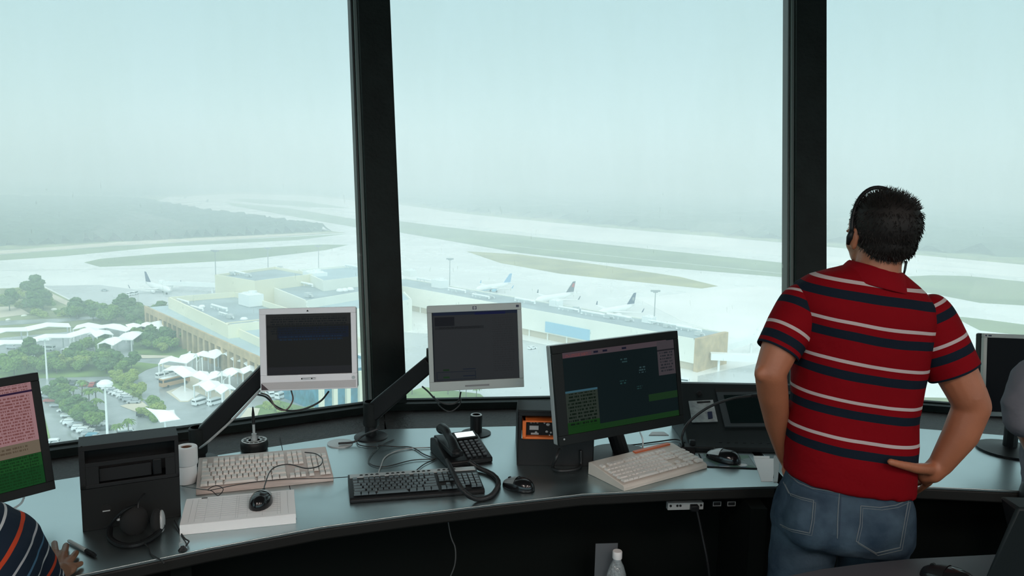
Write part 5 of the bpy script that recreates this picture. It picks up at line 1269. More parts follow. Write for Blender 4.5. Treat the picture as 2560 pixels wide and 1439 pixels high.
# wall box hints on the dark panel
# paper roll
for k_, lb in ((0, 'lower white paper roll stacked between the drive box and the first arm'), (1, 'upper white paper roll with a brown core, on another roll')):
    c_ = K(466, 1204); t = thing('paper_roll', lb, 'paper roll', (c_.x+(.004 if k_ else 0), c_.y, DESK+k_*.058))
    mb = MB(); mb.lathe([(.017, .001), (.031, .001), (.032, .004), (.032, .054), (.030, .057), (.017, .057), (.017, .001)], n=32); mb.build('roll', M_paper, t, smooth=True)
    mb = MB(); mb.lathe([(.0165, .002), (.0165, .054), (.013, .054), (.013, .002)], n=24); mb.build('core', mat('brown_core', (.14, .07, .04), .8), t, smooth=True)
# pen holder
c_ = K(636, 1122); t = thing('pen_stand', 'round black pen stand with a perforated rim on the worktop', 'pen stand', c_)
mb = MB(); mb.lathe([(.040, 0), (.0455, .004), (.0465, .018), (.045, .028), (.042, .032), (.019, .032), (.019, .022), (.001, .022)], n=40); mb.build('body', M_dk, t, smooth=True)
mb = MB()
for k_ in range(12): a = 2*PI*k_/12; mb.cyl((.031*math.cos(a), .031*math.sin(a), .0321), (.031*math.cos(a), .031*math.sin(a), .0328), .0062, n=12)
mb.build('rim_holes', M_slot, t); mb = MB(); mb.lathe([(.0415, .0322), (.0425, .034), (.040, .035), (.0385, .0325)], n=40); mb.lathe([(.0235, .0322), (.0245, .034), (.022, .035), (.020, .0325)], n=40); mb.build('rim', M_silv, t, smooth=True)
t2_ = thing('desk_pen', 'silver and black pen standing upright in the round pen stand', 'pen', (c_.x, c_.y, c_.z+.022))
mb = MB(); mb.lathe([(.014, 0), (.012, .008), (.008, .026), (.0085, .034), (.001, .034)], n=20); mb.build('holder_cup', M_silv, t2_, smooth=True)
tp = D(632, 1016, 2.78)-Vector((c_.x, c_.y, c_.z+.022)); a_ = Vector((0, 0, .02)); mid = a_.lerp(tp, .42)
mb = MB(); mb.tube([a_, mid], .0048, 12); mb.build('barrel', M_silv, t2_); mb = MB(); mb.tube([mid, mid.lerp(tp, .6), tp], [.0058, .005, .0018], 12); mb.build('cap', M_dk, t2_)
# loose pen
a_, b_2 = K(170, 1350, .006), K(238, 1388, .006); t = thing('ballpoint_pen', 'silver ballpoint pen with a black end lying near the fingers', 'pen', a_)
v_ = b_2-a_; mb = MB(); mb.tube([(0, 0, 0), v_*.05, v_*.68], [.002, .0045, .005], 12); mb.build('barrel', mat('bright_silver', (.55, .62, .62), .35), t); mb = MB(); mb.tube([v_*.68, v_*.9, v_], [.0054, .0054, .004], 12); mb.build('grip', M_dk, t)
# clip
c_ = K(457, 1375); t = thing('binder_clip', 'small shiny metal clip on the worktop edge beside the paper pad', 'clip', c_, rad(30))
mb = MB(); mb.box((0, 0, .006), (.022, .012, .012), taper=.3); mb.build('body', M_dk, t); mb = MB(); mb.tube(bez([(-.006, 0, .008), (-.006, .018, .012), (.006, .018, .012), (.006, 0, .008)], 5), .0009, 6); mb.build('handle', M_silv, t)
# headset on the worktop
hc = K(345, 1335); t = thing('headset', 'black headset lying in front of the drive box', 'headset', (hc.x, hc.y, DESK), rad(20))
def hl(px, py, h=0): v = K(px, py, h)-hc; return Matrix.Rotation(-rad(20), 3, 'Z') @ Vector((v.x, v.y, h))
mb = MB(); mb.tube(bez([hl(275, 1318, .02), hl(276, 1345, .008), hl(305, 1362, .007), hl(345, 1360, .007), hl(385, 1340, .010), hl(408, 1312, .025)], 8), .0075, 8); mb.build('headband', M_dk, t)
mb = MB(); mb.tube(bez([hl(275, 1318, .02), hl(285, 1300, .045), hl(315, 1272, .075), hl(345, 1262, .07)], 6), .004, 8); mb.build('mic_boom', M_dk, t)
e1_ = hl(335, 1300, .035); mb = MB(); mb.ell(e1_, (.036, .030, .040), 18, 12); o = mb.build('ear_cushion', mat('black_foam', (.008, .008, .008), .9), t, smooth='all')
e2_ = hl(392, 1303, .034); mb = MB(); mb.ell(e2_, (.016, .030, .034), 18, 12); mb.build('ear_cushion', mat('black_foam', (.008,)*3), t, smooth='all')
mb = MB(); mb.ell(e2_+Vector((.012, 0, 0)), (.009, .026, .030), 18, 12); mb.build('ear_cup', M_silv, t, smooth='all')
mb = MB()
for px, py in ((296, 1298), (303, 1291), (310, 1286)): mb.ell(hl(px, py, .045), (.005, .004, .004), 8, 6)
mb.build('hinge_studs', M_silv, t)
# gooseneck microphone
c_ = K(1716, 1128); t = thing('gooseneck_microphone', 'black gooseneck microphone arching in front of the radio console', 'microphone', c_)
mb = MB(); mb.box((0, 0, .012), (.055, .045, .024)); mb.box((.022, .01, .03), (.02, .02, .02)); mb.build('base', M_dk, t, bevel=.003)
o_ = Vector(c_); mb = MB(); mb.tube(bez([Vector((-.012, 0, .02)), D(1705, 1090, 2.74)-o_, D(1722, 1055, 2.75)-o_, D(1770, 1018, 2.75)-o_, D(1830, 996, 2.74)-o_, D(1880, 989, 2.73)-o_], 8), .0048, 10); mb.build('neck', M_cab, t, smooth='all')
mb = MB(); mb.tube([D(1880, 989, 2.73)-o_, D(1925, 988, 2.72)-o_], [.006, .010], 12); mb.build('capsule', M_dk, t)
# water bottle on a low cabinet
c_ = Vector((.362, 2.455, .262)); t = thing('low_cabinet', 'low dark cabinet step under the worktop, mostly below the frame', 'cabinet', (c_.x, 2.42, 0))
mb = MB(); mb.box((0, .05, .13), (.5, .22, .26)); mb.build('body', M_panel, t, bevel=.004)
t = thing('water_bottle', 'clear plastic water bottle with a white cap under the worktop', 'bottle', c_)
def clear():
    m, n, l, p = newmat('clear_plastic'); p.inputs['Base Color'].default_value = (.85, .92, .94, 1); p.inputs['Roughness'].default_value = .06; p.inputs['Transmission Weight'].default_value = .75; p.inputs['IOR'].default_value = 1.35; p.inputs['Specular IOR Level'].default_value = .9
    t_ = n.new('ShaderNodeTexCoord'); x = n.new('ShaderNodeTexNoise'); x.inputs['Scale'].default_value = 40; l.new(t_.outputs['Object'], x.inputs[0]); b = n.new('ShaderNodeBump'); b.inputs['Strength'].default_value = .8; b.inputs['Distance'].default_value = .01
    l.new(x.outputs[0], b.inputs['Height']); l.new(b.outputs[0], p.inputs['Normal']); return m
mb = MB(); mb.lathe([(.026, 0), (.033, .006), (.034, .05), (.031, .06), (.034, .07), (.034, .15), (.031, .175), (.022, .205), (.0135, .222), (.0135, .236)], n=28); mb.build('bottle_body', clear(), t, smooth='all')
mb = MB(); mb.lathe([(.0155, .230), (.016, .232), (.016, .252), (.0145, .255), (.001, .255)], n=24); mb.build('cap', M_paper, t, smooth=True)
mb = MB(); mb.box((0, 0, .13), (.075, .002, .26), rz=.1); o = mb.build('folder', mat('dim_grey_card', (.10, .11, .12), .8)); o.location = (c_.x-.03, c_.y+.045, .2605); tag(o, 'grey card standing behind the water bottle', 'folder')
# dark sloping case at the lower corner
P_ = K(2482, 1384); t = thing('equipment_case', 'dark sloping equipment case on the foreground table at the corner', 'equipment case', (0, 0, 0))
a_, b_2 = K(2470, 1450), K(2482, 1395)
top0, top1 = D(2524, 1256, 1.86), D(2700, 1262, 1.80)
f0, f1 = K(2440, 1500), K(2760, 1500)
bk = Vector((.06, .22, 0)); mb = MB()
vs = [f0, f1, Vector((f1.x+.1, top1.y+.05, DESK)), Vector((f0.x+.16, top0.y+.05, DESK)), top0+Vector((-.0, -.03, 0)), top1+Vector((0, -.03, 0)), top1+Vector((0, .04, 0)), top0+Vector((0, .04, 0))]
mb.add(vs, [(0, 3, 2, 1), (4, 5, 6, 7), (0, 1, 5, 4), (1, 2, 6, 5), (2, 3, 7, 6), (3, 0, 4, 7)]); mb.build('case', mat('case_black', (.008, .012, .013), .5, spec=.2), t, bevel=.006)
# ================================================================== PEOPLE
from mathutils.bvhtree import BVHTree
def skin(name, col): 
    return mat(name, col, .5, var=.12, scale=9, bump=.08, bscale=120)
M_skin = skin('skin_tan', (.33, .115, .056))
M_skin2 = skin('skin_brown', (.26, .12, .065))
M_hair = mat('black_hair', (.010, .008, .007), .6, spec=.25)
def cloth_nodes(name, rough=.85, bump=.25, bscale=18):
    m, n, l, p = newmat(name); p.inputs['Roughness'].default_value = rough; p.inputs['Specular IOR Level'].default_value = .08
    t = n.new('ShaderNodeTexCoord')
    x = n.new('ShaderNodeTexNoise'); x.inputs['Scale'].default_value = bscale; x.inputs['Detail'].default_value = 3; l.new(t.outputs['Object'], x.inputs[0])
    y = n.new('ShaderNodeTexNoise'); y.inputs['Scale'].default_value = 700; l.new(t.outputs['Object'], y.inputs[0])
    b = n.new('ShaderNodeBump'); b.inputs['Strength'].default_value = bump; b.inputs['Distance'].default_value = .02; l.new(x.outputs[0], b.inputs['Height'])
    b2 = n.new('ShaderNodeBump'); b2.inputs['Strength'].default_value = .15; b2.inputs['Distance'].default_value = .001; l.new(y.outputs[0], b2.inputs['Height']); l.new(b.outputs[0], b2.inputs['Normal']); l.new(b2.outputs[0], p.inputs['Normal'])
    return m, n, l, p, t
PY = 2.15
MR = Vector((.985, PY, 0))
def P(px, py, dy=0.0):
    d = ray(px, py); return EYE+d*((PY+dy)/d.y)-MR
man = thing('person', 'man in red striped polo shirt and jeans standing with hands on hips', 'person', tuple(MR))
SL = rad(8)
RED, WHT, NVY = (.17, .002, .005), (.42, .35, .34), (.007, .012, .020)
def stripes(name, vec, s0, period, white=(0, .085), navy=(.26, .49), lo=-9, hi=9, cuff=None):
    m, n, l, p, t = cloth_nodes(name); dt = n.new('ShaderNodeVectorMath'); dt.operation = 'DOT_PRODUCT'; l.new(t.outputs['Object'], dt.inputs[0]); dt.inputs[1].default_value = vec
    nz = n.new('ShaderNodeTexNoise'); nz.inputs['Scale'].default_value = 4; nz.inputs['Detail'].default_value = 1; l.new(t.outputs['Object'], nz.inputs[0])
    wob = math_n(n, l, 'MULTIPLY', math_n(n, l, 'SUBTRACT', nz.outputs[0], .5), .018)
    s = math_n(n, l, 'ADD', dt.outputs['Value'], wob)
    f = math_n(n, l, 'FRACT', math_n(n, l, 'DIVIDE', math_n(n, l, 'SUBTRACT', s0+40*period, s), period))
    inr = band(n, l, dt.outputs['Value'], lo, hi)
    c = mixc(n, l, math_n(n, l, 'MULTIPLY', band(n, l, f, *navy), inr), RED, NVY)
    c = mixc(n, l, math_n(n, l, 'MULTIPLY', band(n, l, f, *white), inr), c, WHT)
    if cuff is not None: c = mixc(n, l, math_n(n, l, 'GREATER_THAN', dt.outputs['Value'], cuff), c, NVY)
    l.new(c, p.inputs['Base Color']); return m
sv = Vector((math.sin(SL), 0, math.cos(SL)))
s0 = sv.dot(P(2140, 803, -.115))
M_shirt = stripes('red_striped_knit', tuple(sv), s0, .104, lo=sv.dot(P(2120, 1165, -.1)), hi=sv.dot(P(2175, 690, -.08)))
def loft(mb, secs, tilt=SL, n_=40, caps=True, pw=2.3):
    rows_ = []
    for (px, py, hw, hd, dy) in secs:
        c = P(px, py, dy); ax = Vector((math.cos(tilt), 0, -math.sin(tilt))); r_ = hw*(PY/F)*1.01; ring_ = []
        for j in range(n_):
            a = 2*PI*j/n_; ca, sa = math.cos(a), math.sin(a)
            x = math.copysign(abs(ca)**(2/pw), ca)*r_; y = math.copysign(abs(sa)**(2/pw), sa)*hd
            ring_.append(c+ax*x+Vector((0, y, 0)))
        rows_.append(ring_)
    vs = [v for r_ in rows_ for v in r_]; N = len(rows_)
    fs = [(i*n_+j, i*n_+(j+1) % n_, (i+1)*n_+(j+1) % n_, (i+1)*n_+j) for i in range(N-1) for j in range(n_)]
    if caps: fs += [tuple(range(n_-1, -1, -1)), tuple(range((N-1)*n_, N*n_))]
    return mb.add(vs, fs)
TORSO = [(2122, 1206, 169, .118, 0), (2124, 1150, 166, .120, 0), (2128, 1085, 168, .116, 0), (2136, 1015, 161, .112, 0), (2142, 950, 164, .115, 0), (2149, 880, 170, .120, 0), (2154, 820, 177, .122, 0), (2158, 772, 184, .118, 0), (2163, 735, 176, .105, 0), (2171, 706, 142, .085, 0), (2180, 684, 96, .068, .005), (2186, 668, 62, .058, .01)]
mb = MB(); loft(mb, TORSO)
o = mb.build('polo_shirt', M_shirt, man); shirt_o = o; remesh(o, .008, 5)
tx = bpy.data.textures.new('folds', 'CLOUDS'); tx.noise_scale = .11; tx.noise_depth = 2
dm = o.modifiers.new('d', 'DISPLACE'); dm.texture = tx; dm.strength = .009; dm.mid_level = .5; dm.texture_coords = 'LOCAL'
# sleeves
def sleeve(S, E, r0, r1, t_w, flat_=1.0):
    ax = (E-S); Ln = ax.length; ax.normalize()
    Zx = ax; Xx = Zx.cross(Vector((0, 1, 0))).normalized(); Yx = Zx.cross(Xx)
    M = Matrix((Xx, Yx, Zx)).transposed().to_4x4(); M.translation = S
    m = stripes('red_striped_sleeve', (0, 0, -1), -t_w*Ln, .104, white=(0, .085), navy=(.26, .48), lo=-9, hi=9)
    # cuff edge
    nn, ll = m.node_tree.nodes, m.node_tree.links; p = nn['Principled BSDF']; t = nn.new('ShaderNodeTexCoord'); sp = nn.new('ShaderNodeSeparateXYZ'); ll.new(t.outputs['Object'], sp.inputs[0])
    old = p.inputs['Base Color'].links[0].from_socket; ll.new(mixc(nn, ll, math_n(nn, ll, 'GREATER_THAN', sp.outputs[2], Ln-.007), old, NVY), p.inputs['Base Color'])
    mb = MB(); prof = [(r0*.55, -.045), (r0*.88, -.02), (r0, .02), (r0*.6+r1*.4, Ln*.5), (r1, Ln*.93), (r1*1.01, Ln), (r1*.93, Ln), (r1*.9, Ln-.03)]
    n_ = 32; vs = [(r_*math.cos(2*PI*j/n_), r_*flat_*math.sin(2*PI*j/n_), z) for r_, z in prof for j in range(n_)]
    fs = [(i*n_+j, i*n_+(j+1) % n_, (i+1)*n_+(j+1) % n_, (i+1)*n_+j) for i in range(len(prof)-1) for j in range(n_)]+[tuple(range(n_-1, -1, -1))]
    mb.add(vs, fs); o = mb.build('sleeve', m, man, smooth='all'); o.matrix_local = M
    sb = o.modifiers.new('s', 'SUBSURF'); sb.levels = sb.render_levels = 2
    dm = o.modifiers.new('d', 'DISPLACE'); dm.texture = tx; dm.strength = .004; dm.mid_level = .5; dm.texture_coords = 'LOCAL'
    return o
sleeve(P(2312, 782, 0), P(2387, 932, -.035), .073, .071, .47)
sleeve(P(2008, 758, 0), P(1943, 880, -.04), .066, .060, .56)
# collar
mb = MB(); ct = rad(13)
def ringp(px, py, hw, hd, dy): 
    c = P(px, py, dy); ax = Vector((math.cos(ct), 0, -math.sin(ct))); r_ = hw*PY/F
    return [c+ax*(r_*math.cos(2*PI*j/36))+Vector((0, hd*math.sin(2*PI*j/36), 0)) for j in range(36)]
rr_ = [ringp(2186, 676, 60, .062, .012), ringp(2190, 664, 61, .064, .010), ringp(2190, 666, 68, .070, .006), ringp(2186, 690, 84, .084, 0), ringp(2184, 712, 98, .098, -.002), ringp(2184, 713, 94, .094, -.002)]
vs = [v for r_ in rr_ for v in r_]; mb.add(vs, [(i*36+j, i*36+(j+1) % 36, (i+1)*36+(j+1) % 36, (i+1)*36+j) for i in range(5) for j in range(36)])
m, n, l, p, t = cloth_nodes('red_rib'); p.inputs['Base Color'].default_value = (.19, .003, .007, 1); o = mb.build('collar', m, man, smooth='all'); sb = o.modifiers.new('s', 'SUBSURF'); sb.levels = sb.render_levels = 1
# body, one continuous skin
mb = MB()
hd_c = P(2206, 566, .0)
fa_ = rad(13); ff = Vector((-math.sin(fa_), math.cos(fa_), 0)); fr2 = Vector((math.cos(fa_), math.sin(fa_), 0)); Rh = Matrix((fr2, ff, Vector((0, 0, 1)))).transposed()
mb.ell(hd_c, (.077, .097, .088), 28, 20, M=Rh)                                     # skull
mb.ell(hd_c+ff*.035+Vector((0, 0, -.058)), (.060, .060, .070), 24, 16, M=Rh)         # face and jaw
mb.ell(hd_c+ff*.062+Vector((0, 0, -.105)), (.030, .028, .022), 16, 10, M=Rh)         # chin
mb.ell(hd_c+ff*.100+Vector((0, 0, -.052)), (.014, .020, .022), 12, 8, M=Rh)          # nose
mb.ell(hd_c+ff*.092+Vector((0, 0, -.082)), (.024, .010, .006), 12, 8, M=Rh); mb.ell(hd_c+ff*.090+Vector((0, 0, -.091)), (.021, .010, .006), 12, 8, M=Rh)   # lips
mb.ell(hd_c+ff*.088+Vector((0, 0, -.018)), (.050, .014, .010), 14, 8, M=Rh)          # brow
for s_ in (-1, 1):
    mb.ell(hd_c+ff*.055+fr2*s_*.038+Vector((0, 0, -.052)), (.024, .028, .026), 12, 8, M=Rh)     # cheek
    mb.ell(hd_c+fr2*s_*.0825+ff*.005+Vector((0, 0, -.030)), (.010, .020, .032), 14, 10, M=Rh)   # ear
    mb.ell(hd_c+fr2*s_*.083+ff*.0+Vector((0, 0, -.052)), (.008, .010, .012), 10, 8, M=Rh)
mb.chain([P(2205, 610, -.005), P(2196, 660, -.005), P(2188, 705, -.005)], [.058, .058, .066])
mb.chain([P(2188, 700, 0), P(2150, 850, 0), P(2130, 1100, 0)], [.06, .09, .09])
mb.chain([P(2090, 760, 0), P(2010, 762, 0)], [.06, .052]); mb.chain([P(2230, 770, 0), P(2310, 785, 0)], [.06, .055])
# arm seen at the outer side of the shirt (his right)
mb.chain([P(2312, 785, 0), P(2370, 890, -.03), P(2418, 985, -.05)], [.055, .058, .050])
mb.chain([P(2418, 985, -.05), P(2431, 1014, -.05), P(2402, 1085, -.045), P(2352, 1160, -.035)], [.050, .0475, .046, .032], 18)
mb.ell(P(2455, 1008, -.055), (.020, .022, .024), 14, 10)
# hand: palm, thumb behind the hip, fingers round to the front
mb.chain([P(2352, 1160, -.035), P(2330, 1180, -.035)], [.031, .030])
mb.chain([P(2335, 1172, -.04), P(2312, 1186, -.03), P(2316, 1194, -.01)], [.027, .022, .022])
mb.chain([P(2322, 1172, -.055), P(2290, 1170, -.095), P(2256, 1162, -.124), P(2226, 1154, -.134)], [.0175, .0145, .0115, .0095], 12)
for (a_, b_3, c_3, r_) in (((2322, 1176, .0), (2306, 1172, .05), (2280, 1176, .105), .0095), ((2324, 1188, .0), (2306, 1188, .055), (2278, 1192, .115), .010), ((2325, 1198, .0), (2306, 1204, .05), (2280, 1210, .105), .0095), ((2322, 1206, -.015), (2304, 1220, .02), (2286, 1232, .06), .0085)):
    e_ = tuple(np.array(c_3)+np.array((-22, 2, .03)))
    mb.chain([P(*a_), P(*b_3), P(*c_3), P(*e_)], [r_*1.15, r_, r_*.95, r_*.8], 12)
# other arm
mb.chain([P(2010, 762, 0), P(1950, 870, -.04), P(1926, 930, -.055)], [.052, .050, .042])
mb.chain([P(1926, 930, -.055), P(1932, 985, -.02), P(1943, 1060, .04), P(1962, 1132, .085)], [.042, .0415, .034, .026], 18)
mb.ell(P(1903, 934, -.07), (.019, .020, .022), 12, 8)
mb.chain([P(1962, 1132, .085), P(1975, 1160, .11)], [.026, .024])
for k_ in range(4): mb.chain([P(1978+k_*5, 1158+k_*5, .12), P(2000+k_*5, 1172+k_*6, .135), P(2024+k_*4, 1180+k_*7, .14)], [.010, .009, .0075], 10)
mb.chain([P(1968, 1150, .10), P(1962, 1175, .07), P(1966, 1196, .04)], [.012, .010, .008], 10)
# pelvis, legs, feet
hipL, hipR = P(2015, 1330, 0), P(2185, 1330, 0)
mb.chain([P(2130, 1100, 0), P(2110, 1250, 0)], [.095, .105]); mb.chain([P(2110, 1260, 0), hipL], [.1, .078]); mb.chain([P(2110, 1260, 0), hipR], [.1, .078])
for hp_, kx, fx_ in ((hipL, -.105, -.10), (hipR, .085, .09)):
    mb.chain([hp_, Vector((kx, .01, .48)), Vector((fx_, -.01, .09))], [.078, .052, .036]); mb.chain([Vector((fx_, -.01, .06)), Vector((fx_, .15, .035))], [.036, .03])
o = mb.build('body', M_skin, man); remesh(o, .0045, 6, .5)
# hair: cap, nape and short strands
mb = MB(); rn = random.Random(11)
def hairpt(th, ph, lift=0.0):
    v = Vector((.0865*math.sin(th)*math.cos(ph), .104*math.sin(th)*math.sin(ph), .097*math.cos(th)))
    v *= 1+lift/.09; return hd_c+Rh @ v+Vector((0, 0, .002))
mb.ell(hd_c-ff*.012+Vector((0, 0, .006)), (.0855, .095, .091), 32, 22, M=Rh)
mb.ell(hd_c-ff*.032+Vector((0, 0, -.046)), (.067, .062, .050), 24, 14, M=Rh)
o = mb.build('hair', M_hair, man); remesh(o, .004, 3)
mb = MB()
for _ in range(5200):
    th = math.acos(rn.uniform(-.98, 1)); ph = rn.uniform(0, 2*PI)
    q = Vector((math.sin(th)*math.cos(ph), math.sin(th)*math.sin(ph), math.cos(th)))
    low = rn.random() < .35
    if low: 
        base_l = Vector((.067*q.x, -.032+.062*q.y, -.046+.050*q.z)) if q.y < .1 else None
        if base_l is None: continue
        if q.z < -.9 or q.z > .5: continue
    else: base_l = Vector((.0855*q.x, -.012+.095*q.y, .006+.091*q.z))
    if (base_l.y > .035 and base_l.z < .035) or (base_l.z < -.02 and base_l.y > .0) or base_l.y > .088: continue
    p_ = hd_c+Rh @ base_l; nrm = (Rh @ q).normalized()
    dr = (nrm*(.55 if q.z > .3 else .22)+Vector((rn.uniform(-.5, .5), rn.uniform(-.5, .5), .35 if q.z > .45 else -.8))).normalized()
    Ln = rn.uniform(.010, .018) if q.z > .3 else rn.uniform(.007, .013); sd = dr.cross(nrm+Vector((.01, .02, .03))).normalized()*.0011
    mb.add([p_-sd-nrm*.002, p_+sd-nrm*.002, p_+dr*Ln*.6+sd*.6+nrm*.001, p_+dr*Ln], [(0, 1, 2), (0, 2, 3)])
o2 = mb.build('hair_strands', M_hair, man); o2['kind'] = 'stuff'
# headset he wears
hs_ = thing('headset', 'black headset with a thin cable worn on the standing man\'s head', 'headset', tuple(MR))
def hp(x, y, z): return hd_c+Rh @ Vector((x, y, z))
mb = MB(); pts = [hp(-.0885*math.cos(a)*1.0, .012+.03*math.sin(a), -.02+.117*math.sin(a)) if False else hp(-.0915*math.cos(a), .030*math.sin(a), -.018+.122*math.sin(a)*(1 if True else 1)) for a in (PI*k_/24 for k_ in range(25))]
mb.tube(pts, .0055, 8); mb.build('headband', M_dk, hs_, smooth='all')
mb = MB(); mb.tube([hp(-.092, .0, -.012), hp(-.094, .004, -.03), hp(-.090, .014, -.048)], [.007, .009, .006], 10); mb.build('temple_pad', M_dk, hs_, smooth='all')
mb = MB(); c_e = hp(.090, .004, -.046); mb.ell(c_e, (.016, .032, .036), 18, 12, M=Rh); mb.build('ear_cup', M_dk, hs_, smooth='all')
mb = MB(); mb.ell(hp(.080, .004, -.046), (.012, .030, .033), 18, 12, M=Rh); mb.build('ear_cushion', mat('black_foam', (.008,)*3), hs_, smooth='all')
mb = MB(); mb.tube(bez([hp(.095, .01, -.06), hp(.090, .06, -.085), hp(.055, .115, -.095)], 8), .003, 8); mb.ell(hp(.052, .118, -.095), (.007, .009, .007), 10, 6); mb.build('mic_boom', M_dk, hs_)
mb = MB(); mb.tube([P(2266, 652, -.012), P(2262, 675, -.012), P(2257, 695, .0), P(2262, 730, .06), P(2262, 800, .118), P(2262, 900, .14)], [.0035, .0032, .0022, .002, .002, .002], 8); mb.build('headset_cable', M_cab, hs_)
# jeans
mb = MB()
loft(mb, [(2122, 1172, 148, .100, 0), (2120, 1205, 156, .107, 0), (2116, 1240, 168, .122, -.004), (2108, 1285, 178, .134, -.008), (2102, 1325, 180, .132, -.006), (2100, 1350, 168, .118, 0)], tilt=rad(6), pw=2.4)
for c_, r0_1 in ((2014, .094), (2190, .094)):
    kx = P(c_-22 if c_ < 2100 else c_-18, 1440, 0)
    mb.chain([P(c_, 1338, -.006), kx, Vector((kx.x*1.0, .01, .36)), Vector((kx.x*1.0, -.01, .06))], [r0_1, .083 if c_ < 2100 else .090, .072, .066], 24)
mb.ell(P(2030, 1300, -.075), (.075, .07, .085), 18, 12); mb.ell(P(2190, 1308, -.075), (.080, .07, .085), 18, 12)
def denim():
    m, n, l, p, t = cloth_nodes('washed_denim', .9, .35, 22)
    x = n.new('ShaderNodeTexNoise'); x.inputs['Scale'].default_value = 9; x.inputs['Detail'].default_value = 7; l.new(t.outputs['Object'], x.inputs[0])
    r = n.new('ShaderNodeValToRGB'); l.new(x.outputs[0], r.inputs[0]); r.color_ramp.elements[0].position = .35; r.color_ramp.elements[1].position = .68
    r.color_ramp.elements[0].color = (.018, .032, .052, 1); r.color_ramp.elements[1].color = (.058, .09, .12, 1); l.new(r.outputs[0], p.inputs['Base Color']); return m
jn = mb.build('jeans', denim(), man); remesh(jn, .008, 6)
tx2 = bpy.data.textures.new('denim_folds', 'CLOUDS'); tx2.noise_scale = .07; tx2.noise_depth = 2
dm = jn.modifiers.new('d', 'DISPLACE'); dm.texture = tx2; dm.strength = .010; dm.mid_level = .5; dm.texture_coords = 'LOCAL'
for fx_ in (-.10, .09):
    mb = MB(); mb.ell((fx_, .06, .045), (.048, .14, .05), 18, 12); mb.box((fx_, .06, .012), (.09, .27, .024)); o = mb.build('shoe', M_dk, man); remesh(o, .006, 4)
bpy.context.view_layer.update()
dg = bpy.context.evaluated_depsgraph_get(); ev = jn.evaluated_get(dg); me_ = ev.to_mesh()
bv = BVHTree.FromPolygons([v.co.copy() for v in me_.vertices], [tuple(p.vertices) for p in me_.polygons]); ev.to_mesh_clear()
def on_jeans(px, py, off=.001):
    d = ray(px, py).normalized(); h_ = bv.ray_cast(EYE-MR, d); 
    return (h_[0]-d*off) if h_[0] is not None else None
def seam(pts, nm='seam', r=.0014, m=None, par=None):
    P2 = []
    for i in range(len(pts)-1):
        k_ = max(2, int(math.hypot(pts[i+1][0]-pts[i][0], pts[i+1][1]-pts[i][1])/8))
        for j in range(k_): P2.append((pts[i][0]+(pts[i+1][0]-pts[i][0])*j/k_, pts[i][1]+(pts[i+1][1]-pts[i][1])*j/k_))
    P2.append(pts[-1]); q = [on_jeans(*p) for p in P2]; q = [v for v in q if v is not None]
    if len(q) > 2: mb = MB(); mb.tube(q, r, 5); return mb.build(nm, m or M_seam, par or jn)
M_seam = mat('denim_stitching', (.12, .14, .15), .9); M_seamd = mat('denim_dark_seam', (.03, .05, .08), .9)
seam([(1972, 1185), (1995, 1205), (2030, 1220), (2070, 1226), (2098, 1232)]); seam([(2098, 1232), (2160, 1234), (2210, 1228), (2262, 1212)]); seam([(1975, 1192), (2000, 1212), (2040, 1227), (2097, 1239)], m=M_seamd); seam([(2098, 1240), (2160, 1241), (2230, 1232)], m=M_seamd)
seam([(2100, 1193), (2099, 1232), (2096, 1262), (2094, 1300), (2093, 1345)]); seam([(2103, 1193), (2102, 1262), (2099, 1340)], m=M_seamd)
for pk, lb in (([(1958, 1204), (1972, 1232), (2000, 1242), (2034, 1250), (2030, 1300), (2024, 1332), (1975, 1322), (1950, 1310)], 0), ([(2152, 1264), (2200, 1268), (2240, 1262), (2272, 1248), (2262, 1300), (2250, 1368), (2190, 1382), (2140, 1352), (2150, 1310), (2152, 1264)], 1)):
    seam(pk, 'pocket_stitching'); seam([(x+5, y+6) for x, y in pk], 'pocket_stitching', .0009)
# ---- person at the lower left: long sleeved arm and hand on the worktop
pl = thing('person', 'seated person in a navy sweater with orange, white and blue stripes, fingers on the worktop', 'person', (-1.30, 1.10, 0)); o_ = Vector((-1.30, 1.10, 0))
def Q(px, py, d): return D(px, py, d)-o_
def QK(px, py, h): return K(px, py, h)-o_
m, n, l, p, t = cloth_nodes('navy_striped_knit', bump=.2)
dt = n.new('ShaderNodeVectorMath'); dt.operation = 'DOT_PRODUCT'; l.new(t.outputs['Object'], dt.inputs[0])
ax_ = (Q(150, 1430, 1.62)-Q(0, 1330, 1.55)).normalized(); dt.inputs[1].default_value = ax_
f = math_n(n, l, 'FRACT', math_n(n, l, 'DIVIDE', math_n(n, l, 'ADD', dt.outputs['Value'], 8-ax_.dot(Q(0, 1330, 1.55))+.01), .125)); c = (.012, .02, .034)
cc = None
for a_, b_3, col in ((.08, .15, (.42, .05, .02)), (.36, .40, (.35, .36, .38)), (.58, .62, (.06, .14, .22)), (.80, .84, (.42, .44, .45))):
    cc = mixc(n, l, band(n, l, f, a_, b_3), cc if cc is not None else c, col)
l.new(cc, p.inputs['Base Color'])
mb = MB()
mb.chain([Q(-160, 1560, 1.50), Q(-120, 1440, 1.50)], [.17, .15], 24); mb.chain([Q(-90, 1400, 1.52), Q(-8, 1378, 1.55), Q(62, 1432, 1.62), Q(105, 1500, 1.72)], [.10, .083, .062, .050], 24)
mb.chain([Q(105, 1500, 1.72), QK(120, 1452, .05)], [.050, .036], 20)
o = mb.build('sweater', m, pl); remesh(o, .007, 5)
mb = MB()
mb.ell(Q(-170, 1190, 1.50), (.08, .1, .12), 20, 14); mb.chain([Q(-165, 1270, 1.5), Q(-140, 1400, 1.5)], [.055, .07]); mb.ell(Q(-145, 1185, 1.58), (.015, .02, .02), 10, 8)
